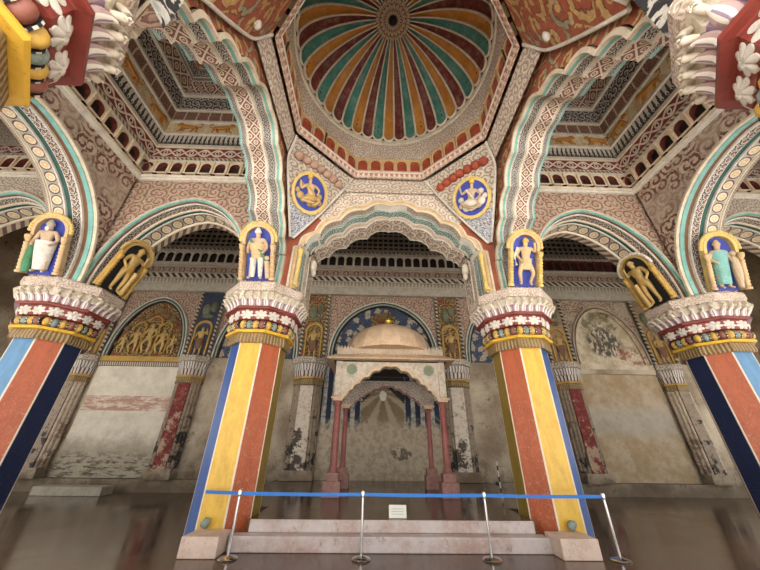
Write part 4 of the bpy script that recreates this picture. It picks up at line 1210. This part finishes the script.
statue_niche('niche_statue', 'turbaned figure in peach tunic and white leggings, blue niche above left inner capital', (-3.45, 6.76, ZC + .10), (R(25), 0, 0), .60, 1.36, M['blue'], (M['peach'], M['paleyellow'], M['peach']), dict(lan=(-.13, .0, .055), lto=(-.16, -.07, .022), lkn=(-.10, -.02, .27)), M['skin'], dr_prince, 1.30, group='statues in the arch springings')
statue_niche('niche_statue', 'bare chested dancing figure in a blue niche above the right inner capital', (3.45, 6.76, ZC + .10), (R(25), 0, 0), .58, 1.34, M['blue'], (M['peach'], M['paleyellow'], M['paleyellow']), dict(lkn=(-.14, -.05, .28), lan=(-.09, .0, .06), lto=(-.12, -.07, .03), rkn=(.15, -.05, .27), ran=(.10, 0, .055), **UPR), M['peach'], dr_dancer, 1.24, group='statues in the arch springings')
statue_niche('niche_statue', 'white robed sage in a blue niche above the outer left capital', (-8.84, 6.71, ZC + .10), (R(18), 0, R(8)), .62, 1.46, M['blue'], (M['peach'], M['paleyellow'], M['peach']), {}, M['skin'], dr_sage, 1.36, group='statues in the arch springings')
statue_niche('niche_statue', 'teal robed pair of figures in a blue niche above the outer right capital', (8.84, 6.71, ZC + .10), (R(18), 0, R(-8)), .62, 1.46, M['blue'], (M['paleyellow'], M['paleyellow'], M['peach']), {}, M['skin'], dr_couple, 1.30, group='statues in the arch springings', fig_x=-.1)
statue_niche('niche_statue', 'golden nude figure in a dark shell edged niche facing the left bay', (-7.84, 7.55, ZC + .10), (R(17), 0, R(82)), .66, 1.50, M['black'], (M['goldskin'], M['goldskin'], M['gold']), dict(UPR), M['goldskin'], dr_nude, 1.42, group='statues in the arch springings')
statue_niche('niche_statue', 'brownish figure with raised arm in a dark niche facing the right bay', (7.84, 7.55, ZC + .10), (R(17), 0, R(-82)), .66, 1.50, M['black'], (M['goldskin'], M['cream'], M['gold']), dict(UPR), M['goldskin'], dr_nude, 1.42, group='statues in the arch springings', flip=True)

# ------------------------------------------------------------------ rear wall: pilasters, blind arches, frieze and lattice
def pilaster(x, label, width, paint, flute):
    t = thing('wall_pilaster', label, 'pilaster', (x, WY, 0), 0, 'pilasters of the rear wall')
    w = width / 2; z0 = .43
    b = MB(); b.box((-w * .5, -.46, z0 + .34), (w * .5, -.01, 3.95)); b.build('painted_face', paint, t, None)
    for s_ in (-1, 1):
        for k, (xx, yy, r) in enumerate(((w * .62, -.36, .075), (w * .80, -.27, .085), (w * .97, -.16, .075))):
            b = MB(); n = 40
            b.lathe([(r, z0 + .34), (r, 3.95)], 10, c=(s_ * xx, yy)); b.build('flute', flute, t, 60)
    b = MB()
    for (ww, z, zz) in ((1.10, z0, z0 + .20), (1.02, z0 + .2, z0 + .34)): b.box((-w * ww, -.30 - .2 * ww, z), (w * ww, -.002, zz))
    b.build('foot_block', M['wall'], t, None)
    def half(prof, name, mat, us=None):
        b = MB(); rows, vs = [], []; L = 0
        for k, (r, z) in enumerate(prof):
            if k: L += math.hypot(r - prof[k - 1][0], z - prof[k - 1][1])
            vs.append(L); r8 = r / cos(pi / 8)
            A = [pi, pi + r45 * 1, pi + r45 * 3, pi + r45 * 5, pi + r45 * 7, 2 * pi]
            rows.append([(r8 * cos(a) if 0 < i < 5 else r * (-1 if i == 0 else 1), min(-.003, r8 * sin(a)) if 0 < i < 5 else -.003, z) for i, a in enumerate(A)])
        b.grid(rows, [0, .3, .8, 1.3, 1.8, 2.1], vs); b.face(rows[0]); b.face(rows[-1])
        return b.build(name, mat, t, None)
    k = width / 1.15
    half([(.58 * k, 3.95), (.66 * k, 3.97), (.64 * k, 4.18), (.60 * k, 4.2)], 'fluted_skirt', M['skirt'])
    half([(.60 * k, 4.2), (.68 * k, 4.21), (.68 * k, 4.29), (.62 * k, 4.3)], 'gold_ring', M['gold'])
    half([(.62 * k, 4.3), (.66 * k, 4.32), (.70 * k, 4.55), (.66 * k, 4.56)], 'leaf_course', M['b_petals'])
    half([(.66 * k, 4.57), (.68 * k, 4.58), (.76 * k, 4.85), (.72 * k, 4.86)], 'petal_course', M['b_petals2'])
    half([(.74 * k, 4.87), (.80 * k, 4.89), (.80 * k, 5.12), (.76 * k, 5.15)], 'abacus', M['sc_pale'])
    return t
g_ = G('painted_petals'); u_, v_ = g_.uv(); s_ = g_.ab(g_.fr(u_ * 6.5) - .5)
M['b_petals'] = g_.done(g_.mix(g_.sm(s_, .2, .4), rgb(206, 198, 186), rgb(94, 56, 52)), s_, .8, .5, .03, .3)
g_ = G('painted_small_petals'); u_, v_ = g_.uv(); s_ = g_.ab(g_.fr(u_ * 9.0) - .5)
M['b_petals2'] = g_.done(g_.mix(g_.sm(s_, .25, .42), rgb(212, 204, 192), rgb(90, 78, 80)), s_, .8, .5, .03, .3)
PX = (3.30, 8.60, 13.55)
pilaster(-PX[0], 'peeling white wall pilaster with gold ring beside the canopy, on its left', 1.15, M['pil_white'], M['pil_flute'])
pilaster(PX[0], 'peeling white wall pilaster with gold ring beside the canopy, on its right', 1.15, M['pil_white'], M['pil_flute'])
pilaster(-PX[1], 'wall pilaster with a deep red face beside the whitewashed panel', 1.0, M['pil_red'], M['pil_flute'])
pilaster(PX[1], 'wall pilaster with flaking red face beside the ochre stained panel', 1.0, M['pil_red'], M['pil_flute'])
pilaster(-PX[2], 'pale fluted wall pilaster at the outer left end of the whitewashed panel', .9, M['pil_flute'], M['pil_line'])
pilaster(PX[2], 'pale fluted wall pilaster at the outer right end of the ochre stained panel', .9, M['pil_flute'], M['pil_line'])

def wall_niche(x, label, back, H):
    t = thing('pilaster_niche', label, 'wall niche', (x, WY, 5.17), 0, 'figure niches above the pilasters')
    b = MB(); b.box((-.48, -.22, 0), (.48, -.004, 3.3)); b.build('panel', back, t, None)
    for s_ in (-1, 1):
        b = MB(); b.lathe([(.068, 0), (.068, 3.3)], 10, c=(s_ * .56, -.24)); b.build('rope_column', M['rope_col'], t, 60)
    b = MB(); C = arch_outline(.66, 1.6)
    for i in range(len(C) - 1):
        p, q = C[i], C[i + 1]; P, Q = (p[0] * 1.22, p[1] * 1.07), (q[0] * 1.22, q[1] * 1.07)
        b.face([(p[0], -.30, p[1] + .05), (q[0], -.30, q[1] + .05), (Q[0], -.30, Q[1] + .05), (P[0], -.30, P[1] + .05)])
        b.face([(p[0], -.30, p[1] + .05), (q[0], -.30, q[1] + .05), (q[0], -.21, q[1] + .05), (p[0], -.21, p[1] + .05)])
        b.face([(P[0], -.30, P[1] + .05), (Q[0], -.30, Q[1] + .05), (Q[0], -.21, Q[1] + .05), (P[0], -.21, P[1] + .05)])
    b.build('arched_frame', M['gold'], t, None)
    f = put(obj('figure', human(dict(UPR), M['goldskin']), t), (0, -.29, .06), (0, 0, 0), (H, H * .8, H)); part(skirt_mesh(.2, .55, .1, .15, M['brown'], 'garment'), f)
    b = MB(); b.ball((-.16, -.24, 2.35), (.2, .1, .32), 9, 6); b.ball((.2, -.24, 2.5), (.18, .1, .28), 9, 6); b.ball((.0, -.24, 2.0), (.3, .1, .12), 9, 6); b.build('foliage_relief', M['sc_green'], t, 60)
M['greenish'] = plain('grey_green_relief', rgb(130, 140, 112))
M['rope_col'] = band('rope_column', f_rope(rgb(188, 176, 156), rgb(74, 58, 50), 1.6, 5.0))
for x, lb, bk in ((-PX[0], 'dim gilded niche with a small figure above the white pilaster, left of the blue tympanum', M['goldrelief']), (PX[0], 'dim gilded niche with a small figure above the white pilaster, right of the blue tympanum', M['goldrelief']),
                  (-PX[1], 'figure niche above the deep red pilaster, beside the gilded relief', M['navy']), (PX[1], 'figure niche above the flaking red pilaster, beside the faded mural', M['smudgy']),
                  (-PX[2], 'outermost left figure niche above the pale fluted pilaster', M['smudgy']), (PX[2], 'outermost right figure niche above the pale fluted pilaster', M['smudgy'])):
    wall_niche(x, lb, bk, 1.4)

def blind_arch(x, a, label, tymp, kings, tones=('white', 'dteal', 'grey', 'black')):
    gen = c_round(x, a, 5.32, 2.68, .08, foot=5.17)
    Pm = pl_back(WY - .13)
    t = thing('blind_arch', label, 'wall arch', group='blind arches on the rear wall')
    for nm, i0, i1, d0, m in (('pale_molding', -.10, -.05, -.10, tones[0]), ('arch_molding', -.05, .04, -.06, tones[1]), ('pale_molding', .041, .09, -.08, tones[2]), ('arch_molding', .091, .17, -.04, tones[3])):
        ring(t, nm, Pm, gen(i0), gen(i1), d0, .05, M[m])
    C = gen(.12); b = MB(); m = len(C) // 2
    b.face([Pm(s, z, .06) for s, z in C], [(s - x, z) for s, z in C]); b.build('tympanum', tymp, t, None)
    if kings:
        for k, (dx, h) in enumerate(((-1.15, .95), (-.62, 1.25), (0, 1.5), (.62, 1.25), (1.15, .95))):
            f = put(obj('king_relief', KING, t), (x + dx, WY - .16, 5.28), (0, 0, 0), (h, h * .6, h))
        b = MB()
        for s_, w, h in ((-.62, .5, 1.55), (0, .62, 1.85), (.62, .5, 1.55)):
            K = arch_outline(w, h, 12); b.tube([(x + s_ + p[0], WY - .11, 5.3 + p[1]) for p in K], .045, 6)
        b.build('gilt_arcade', M['gold'], t, 60)
        b = MB()
        for dx, z, r in ((0, 7.45, .3), (-.4, 7.25, .22), (.4, 7.25, .22), (-.8, 7.0, .2), (.8, 7.0, .2), (-1.25, 6.5, .2), (1.25, 6.5, .2), (-1.6, 5.8, .2), (1.6, 5.8, .2)):
            b.ball((x + dx, WY - .08, z), (r, .1, r * .8), 9, 6)
        b.build('gilt_foliage', M['goldrelief'], t, 60)
    return gen
KING = human(dict(lkn=(-.14, -.1, .3), rkn=(.14, -.1, .3)), M['goldskin'], 'king_relief')
S0 = [-XW, -13.0, -9.15, -8.05, -3.85, -2.75]
g = blind_arch(0.05, 2.5, 'blue painted wall arch behind the canopy dome', M['tymp_blue'], False)
b = MB(); b.box((-.55, WY - .12, 6.8), (.65, WY - .078, 7.42)); b.ball((.05, WY - .122, 7.38), (.42, .04, .24), 12, 7); o = b.build('gilt_panel', M['goldrelief'], None, 60); tag(o, 'gilded relief panel in the blue arch above the canopy finial', 'relief')
spandrel('wall_panel_back', pl_back(WY - .10), -2.66, 2.66, g(-.005), 8.5, [M['sc_dim'], M['sc_dim']], 'relief figures over the blue arch', .098, 5.17)
for sg, side in ((-1, 'left'), (1, 'right')):
    g = blind_arch(sg * 5.95, 1.86, f'dark blue wall arch mostly behind the {side} inner pillar', M['tymp_blue'], False)
    spandrel('wall_panel_inner_' + side, pl_back(WY - .10), sg * 5.95 - 1.98, sg * 5.95 + 1.98, g(-.005), 8.5, [M['sc_dim'], M['sc_dim']], 'relief over a blue arch', .098, 5.17)
    g = blind_arch(sg * 11.08, 1.70, 'wall arch full of gilded reliefs of seated kings' if sg < 0 else 'wall arch with a flaking mural of dark figures', M['goldrelief'] if sg < 0 else M['smudge'], sg < 0, ('white', 'dteal', 'grey', 'black') if sg < 0 else ('grey', 'brown', 'smudge', 'smudge'))
    spandrel('wall_panel_outer_' + side, pl_back(WY - .10), sg * 11.08 - 1.80, sg * 11.08 + 1.80, g(-.005), 8.5, [M['sc_dim'] if sg < 0 else M['sc_dimfade']] * 2, 'relief over an outer wall arch', .098, 5.17)
    b = MB(); b.box((sg * 11.08 - 1.84, WY - .05, .44), (sg * 11.08 + 1.84, WY - .003, 4.72)); structure('wall_plaster_' + side, b, M['panelwhite'] if sg < 0 else M['panelochre'], 'whitewashed wall panel' if sg < 0 else 'ochre stained wall panel')
    t = thing('sill_cornice', 'gold and white cornice strip under the gilded kings' if sg < 0 else 'faint pale cornice strip under the flaking mural', 'cornice', group='cornice strips under the outer arches')
    x0, x1 = sg * 11.08 - 1.84, sg * 11.08 + 1.84
    b = MB(); b.box((x0, WY - .16, 4.93), (x1, WY - .003, 5.165)); b.build('gold_strip', M['gold'] if sg < 0 else M['smudge'], t, None)
    b = MB(); L = (x1 - x0) / .2
    b.face([(x0, WY - .14, 4.73), (x1, WY - .14, 4.73), (x1, WY - .18, 4.93), (x0, WY - .18, 4.93)], [(0, 0), (L, 0), (L, 1), (0, 1)])
    b.face([(x0, WY - .003, 4.73), (x1, WY - .003, 4.73), (x1, WY - .14, 4.73), (x0, WY - .14, 4.73)])
    b.face([(x0, WY - .003, 4.93), (x1, WY - .003, 4.93), (x1, WY - .18, 4.93), (x0, WY - .18, 4.93)])
    b.build('dentil_strip', M['b_dentil'] if sg < 0 else M['wall'], t, None)
b = MB(); b.box((-2.68, WY - .05, .424), (2.74, WY - .003, 5.165)); structure('wall_mural_back', b, M['mural'], 'faded blue throne mural inside the canopy')

def frieze_strip(parent, name, x0, x1, z0, z1, p0, p1, mat):
    b = MB(); w = max(math.hypot(z1 - z0, p1 - p0), .02); L = (x1 - x0) / w
    y0, y1, yw = WY - p0, WY - p1, WY - .003
    b.face([(x0, y0, z0), (x1, y0, z0), (x1, y1, z1), (x0, y1, z1)], [(0, 0), (L, 0), (L, 1), (0, 1)])
    b.face([(x0, yw, z0), (x1, yw, z0), (x1, y0, z0), (x0, y0, z0)], [(0, 0), (L, 0), (L, 1), (0, 1)])
    b.face([(x0, yw, z1), (x1, yw, z1), (x1, y1, z1), (x0, y1, z1)], [(0, 0), (L, 0), (L, 1), (0, 1)])
    return b.build(name, mat, parent, None)
for x0, x1, lb, nm in ((-3.9, 3.9, 'long rear frieze with niches seen through the scalloped middle arch', 'niche_aisle'), (-15.9, -3.91, 'rear frieze with niches seen through the left round arch', 'niche_aisle'), (3.91, 15.9, 'rear frieze with dark red slots seen through the right round arch', 'niche_aisle_red')):
    t = thing('niche_frieze', lb, 'frieze', group='friezes of the rear wall')
    frieze_strip(t, 'plain_cornice', x0, x1, 8.52, 8.88, .30, .42, M['grey'])
    frieze_strip(t, 'fringe_band', x0, x1, 8.881, 9.24, .34, .40, M['b_greyleaf'])
    frieze_strip(t, 'rope_band', x0, x1, 9.241, 9.54, .40, .36, M['b_rope1'])
    frieze_strip(t, 'white_molding', x0, x1, 9.521, 9.58, .40, .40, M['grey'])
    frieze_strip(t, 'fan_band', x0, x1, 9.581, 10.02, .26, .26, M['b_fan'])
    frieze_strip(t, 'cream_molding', x0, x1, 10.021, 10.16, .40, .46, M['grey'])
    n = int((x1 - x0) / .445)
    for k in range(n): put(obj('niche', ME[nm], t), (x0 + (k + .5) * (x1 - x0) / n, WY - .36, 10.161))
    frieze_strip(t, 'cream_molding', x0, x1, 10.885, 10.97, .42, .46, M['grey'])
    frieze_strip(t, 'panel_band', x0, x1, 10.971, 11.2, .30, .30, M['b_ropebr'])
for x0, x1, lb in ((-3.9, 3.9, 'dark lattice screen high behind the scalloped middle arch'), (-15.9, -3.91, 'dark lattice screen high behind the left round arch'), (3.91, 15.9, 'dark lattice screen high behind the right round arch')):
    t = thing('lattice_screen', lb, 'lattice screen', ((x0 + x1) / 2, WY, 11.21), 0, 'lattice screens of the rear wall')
    b = MB(); n = int((x1 - x0) / .30); w = .07; h0 = (x1 - x0) / 2
    for k in range(n + 1):
        x = -h0 + .06 + (x1 - x0 - .12) * k / n; b.box((x - w / 2, -.30, 0), (x + w / 2, -.24, 2.5))
    for k in range(9):
        z = .02 + k * .30; b.box((-h0, -.31, z), (h0, -.245, z + (.07 if k % 3 else .13)))
    b.build('lattice_grid', M['lattwood'], t, None)
    b = MB(); b.box((-h0, -.06, 0), (h0, -.004, 2.6)); b.build('gap_shade_sheet', M['black'], t, None)  # black sheet added to paint in the unlit depth behind the lattice

# ------------------------------------------------------------------ canopy
CX = .12
t = thing('canopy_pavilion', 'small domed marble canopy on four red columns against the rear wall', 'canopy', (CX, 0, 0))
FY, BY, HX = 9.75, 11.7, 1.60
for y, hx, m, r, nm in ((FY, HX, M['redstone'], .10, 'column'), (BY, 1.50, M['redstone'], .085, 'column')):
    for s_ in (-1, 1):
        b = MB(); b.lathe([(r * 1.25, .99), (r * 1.25, 1.05), (r, 1.10), (r * 1.04, 1.6), (r * .86, 2.72), (r * 1.2, 2.76), (r * 1.3, 2.82), (r, 2.84)], 14, c=(s_ * hx, y)); c = b.build(nm, m, t, 50)
        b = MB(); b.box((s_ * hx - .17, y - .17, .80), (s_ * hx + .17, y + .17, .988)); b.build('base_block', M['pinkstone'], c, None)
        b = MB(); b.box((s_ * hx - .23, y - .23, .426), (s_ * hx + .23, y + .23, .798)); b.build('plinth', M['pinkstone'], c, None)
        b = MB(); b.box((s_ * hx - .15, y - .17, 2.842), (s_ * hx + .15, y + .17, 2.95)); b.box((s_ * hx - .20, y - .2, 2.90), (s_ * hx + .20, y + .2, 2.96)); b.build('bracket', M['sandstone'], c, None)
def arch_panel(name, y, hx, a, zs, bb, ztop, mats, th, lobes, bw):
    gen = c_cusp(0, a, zs, bb, 1.5, lobes, .03, foot=2.965, n=8)
    Pm = lambda s, z, d: (s, y + d, z)
    b = MB(); C = gen()
    for d in (0, th):
        for p, q in ((-hx, -a), (a, hx)): b.face([Pm(p, 2.965, d), Pm(q, 2.965, d), Pm(q, ztop, d), Pm(p, ztop, d)])
        for i in range(len(C) - 1):
            if abs(C[i + 1][0] - C[i][0]) > 1e-5: b.face([Pm(*C[i], d), Pm(*C[i + 1], d), Pm(C[i + 1][0], ztop, d), Pm(C[i][0], ztop, d)])
    for i in range(len(C) - 1): b.face([Pm(*C[i], 0), Pm(*C[i + 1], 0), Pm(*C[i + 1], th), Pm(*C[i], th)])
    for x in (-hx, hx): b.face([Pm(x, 2.965, 0), Pm(x, 2.965, th), Pm(x, ztop, th), Pm(x, ztop, 0)])
    o = b.build(name, mats[0], t, None)
    ring(o, 'cusped_band', Pm, gen(-bw), gen(-.004), -.06, -.003, mats[1])
    return o
fa = arch_panel('front_arch', FY - .14, HX + .12, 1.34, 2.99, .86, 4.02, (M['marble'], M['sandstone']), .28, 6, .10)
for s_ in (-1, 1):
    b = MB(); b.lathe([(.16, -.03), (.16, .03), (.10, .035), (.10, .05), (.001, .06)], 18)
    r = put(b.build('green_roundel', M['greenish'], fa, 40), (s_ * 1.22, FY - .15, 3.78), (pi / 2, 0, 0))
    b = MB(); b.box((s_ * 1.62 - .10, FY - .20, 2.97), (s_ * 1.62 + .10, FY - .142, 4.02)); b.build('corner_strip', M['marble'], fa, None)
arch_panel('rear_arch', BY - .10, 1.62, 1.16, 2.99, .56, 3.80, (M['sc_marble'], M['redstone']), .2, 6, .05)
for s_ in (-1, 1):
    b = MB(); b.box((s_ * HX - .11, FY + .16, 3.55), (s_ * HX + .11, BY - .12, 4.02)); b.build('side_beam', M['marble'], t, None)
b = MB(); b.box((-HX - .2, FY - .2, 4.022), (HX + .2, BY + .25, 4.05))
b.build('ceiling_slab', M['dark'], t, None)
def frustum(name, h0, h1, z0, z1, mat, y0=FY, y1=BY):
    b = MB()
    lo = [(-HX - h0, y0 - h0, z0), (HX + h0, y0 - h0, z0), (HX + h0, y1 + h0, z0), (-HX - h0, y1 + h0, z0)]
    hi = [(-HX - h1, y0 - h1, z1), (HX + h1, y0 - h1, z1), (HX + h1, y1 + h1, z1), (-HX - h1, y1 + h1, z1)]
    for k in range(4):
        e = (k + 1) % 4; L = (Vector(lo[e]) - Vector(lo[k])).length / .25
        b.face([lo[k], lo[e], hi[e], hi[k]], [(0, 0), (L, 0), (L, 1), (0, 1)])
    b.face(lo[::-1]); b.face(hi); return b.build(name, mat, t, None)
frustum('eave', .43, .39, 4.052, 4.12, M['sandstone']); frustum('eave_slope', .37, .16, 4.121, 4.26, M['sandstone'])
frustum('parapet', .12, .12, 4.261, 4.46, M['sandstone'])
b = MB()
for s_ in range(34):
    x = -HX - .10 + (2 * HX + .2) * s_ / 33; b.box((x - .03, FY - .17, 4.29), (x + .03, FY - .121, 4.44))
    b.lathe([(.04, 4.46), (.045, 4.50), (.02, 4.55), (.001, 4.57)], 6, c=(x, FY - .09))
b.build('parapet_molding', M['marble'], t, None)
DYc = (FY + BY) / 2
b = MB(); prof = [(1.62, 4.461), (1.62, 4.56)] + [(1.52 * cos(e) + .02, 4.58 + 1.02 * sin(e)) for e in [R(88 * i / 12) for i in range(13)]]
b.lathe(prof, 16, R(11.25), c=(0, DYc)); d = b.build('dome', M['sandstone'], t, 10)
b = MB(); b.lathe([(.16, 5.60), (.18, 5.64), (.07, 5.70), (.15, 5.80), (.16, 5.86), (.06, 5.94), (.07, 6.0), (.03, 6.06), (.02, 6.3), (.001, 6.34)], 14, c=(0, DYc)); b.build('finial', M['brass'], d, 50)

# ------------------------------------------------------------------ barrier, pedestals and small things
SX_, SY_ = [-2.74, -.571, 1.598, 3.767], 6.436
names = ['first polished steel barrier post in front of the left pillar', 'second polished steel barrier post before the middle of the steps', 'third polished steel barrier post before the right end of the steps', 'fourth polished steel barrier post beside the right block']
names = ['polished steel barrier post in front of the yellow and orange left pillar', 'polished steel barrier post before the steps, beside the white card', 'polished steel barrier post before the steps near the right inner pillar', 'polished steel barrier post ending the blue belt beside the right stone block']
for i, x in enumerate(SX_):
    t = thing('barrier_post', names[i], 'barrier post', (x, SY_, .002), 0, 'steel barrier posts')
    b = MB(); b.lathe([(.15, 0), (.155, .012), (.14, .028), (.06, .045), (.03, .06)], 32); b.build('base', M['chrome'], t, 40)
    b = MB(); b.lathe([(.022, .055), (.022, .93)], 16); b.build('pole', M['chrome'], t, 40)
    b = MB(); b.lathe([(.03, .84), (.034, .85), (.034, .925), (.024, .94)], 16); b.build('belt_head', M['chrome'], t, 40)
def belt(p, q, label, sag=.008):
    b = MB(); n = 16; rows = [[], []]; top, bot = [], []
    for k in range(n + 1):
        f = k / n; x, y = p[0] + (q[0] - p[0]) * f, p[1] + (q[1] - p[1]) * f; z = p[2] + (q[2] - p[2]) * f - sag * 4 * f * (1 - f)
        top.append((x, y, z + .026)); bot.append((x, y, z - .026))
    bk = lambda r: [(p_[0], p_[1] + .004, p_[2]) for p_ in r]
    b.grid([bot, top]); b.grid([bk(top), bk(bot)]); b.grid([top, bk(top)]); b.grid([bk(bot), bot])
    o = b.build('barrier_belt', M['belt'], None, None); tag(o, label, 'barrier belt', 'blue webbing belts')
for i, lb in enumerate(('blue webbing belt between the left pillar post and the card post', 'blue webbing belt spanning above the white card', 'blue webbing belt stretched in front of the right inner pillar')):
    belt((SX_[i] + .036, SY_, .885), (SX_[i + 1] - .036, SY_, .885), lb)
belt((-2.778, SY_ + .01, .885), (-3.58, 6.955, .84), 'short blue belt end hooked to the yellow face of the left pillar', .0)
for x0, x1, side in ((-3.56, -2.94, 'left'), (2.80, 3.46, 'right')):
    o = stone('stone_block', (x0, 6.42, .002), (x1, 6.95, .29), None, M['blockstone']); tag(o, f'pale square stone block at the foot of the {side} inner pillar', 'stone block', 'blocks at the pillar feet')
    b = MB(); b.ball((0, 0, .0), (.075, .06, .085), 10, 7); b.ball((.05, -.02, .03), (.04, .04, .05), 8, 6); b.ball((-.05, -.015, -.01), (.04, .04, .05), 8, 6)
    o = put(b.build('carved_knob', M['greyteal'], None, 60), ((-3.42 if x0 < 0 else 3.32), 6.895, .38)); tag(o, f'small blue grey carved knob on the {side} stone block against the yellow face', 'carved knob')
t = thing('info_card', 'white card propped on the edge of the dark platform', 'sign', (.10, 7.16, .426)); t.rotation_euler = (R(-18), 0, R(-2))
b = MB(); b.box((-.17, 0, 0), (.17, .012, .21)); b.build('card', M['card'], t, None)
b = MB()
for k in range(3): b.box((-.12, -.003, .06 + k * .04), (.12, -.0005, .068 + k * .04))
b.build('faint_stripe', M['grey'], t, None)
t = thing('striped_pole', 'thin black and white striped stick standing on the platform near the right pillar', 'pole', (3.20, 9.9, .424))
b = MB(); b.lathe([(.05, 0), (.05, .02), (.018, .03), (.018, .85), (.001, .87)], 10); st = b.build('stick', M['white'], t, 40)
for k in range(3):
    b = MB(); b.lathe([(.0195, .10 + k * .27), (.0195, .22 + k * .27)], 10, cap=False); b.build('black_stripe', M['black'], t, 40)
b = MB(); b.lathe([(.08, 0.0), (.08, .03), (.03, .05)], 14, cap=True)
o = stone('stone_slab', (-12.2, 12.8, .002), (-9.8, 13.4, .27), None, M['grey']); tag(o, 'grey stone slab lying on the floor below the whitewashed panel', 'stone slab')

# ------------------------------------------------------------------ light and camera
w = bpy.data.worlds.new('sky'); sc.world = w; w.use_nodes = True
bg = w.node_tree.nodes['Background']; bg.inputs[0].default_value = (.97, .985, 1.0, 1); bg.inputs[1].default_value = 1.0
sun = bpy.data.lights.new('daylight', 'SUN'); sun.energy = 14.0; sun.angle = R(6); sun.color = (1, .98, .95)
so = bpy.data.objects.new('daylight', sun); COL.objects.link(so); so.rotation_euler = (R(28), 0, R(8))

cam = bpy.data.cameras.new('camera'); cam.sensor_fit = 'HORIZONTAL'; cam.sensor_width = 36.0
cam.lens = 297.5 / 760 * 36.0; cam.clip_start = .05; cam.clip_end = 300
co = bpy.data.objects.new('camera', cam); COL.objects.link(co)
yaw, pitch, roll = .0224, .4954, -.0124
cy, sy_ = cos(yaw), sin(yaw)
right = Vector((cy, -sy_, 0)); fwd0 = Vector((sy_, cy, 0)); Z = Vector((0, 0, 1))
fwd = fwd0 * cos(pitch) + Z * sin(pitch); up = -fwd0 * sin(pitch) + Z * cos(pitch)
r2 = right * cos(roll) - up * sin(roll); u2 = right * sin(roll) + up * cos(roll)
m4 = Matrix((r2, u2, -fwd)).transposed().to_4x4(); m4.translation = Vector((-.4594, 0, 1.65))
co.matrix_world = m4
sc.camera = co
sc.view_settings.view_transform = 'Standard'; sc.view_settings.look = 'None'; sc.view_settings.gamma = 1.0
sc.view_settings.use_curve_mapping = False
sc.view_settings.exposure = 1.32
sc.cycles.use_denoising = True
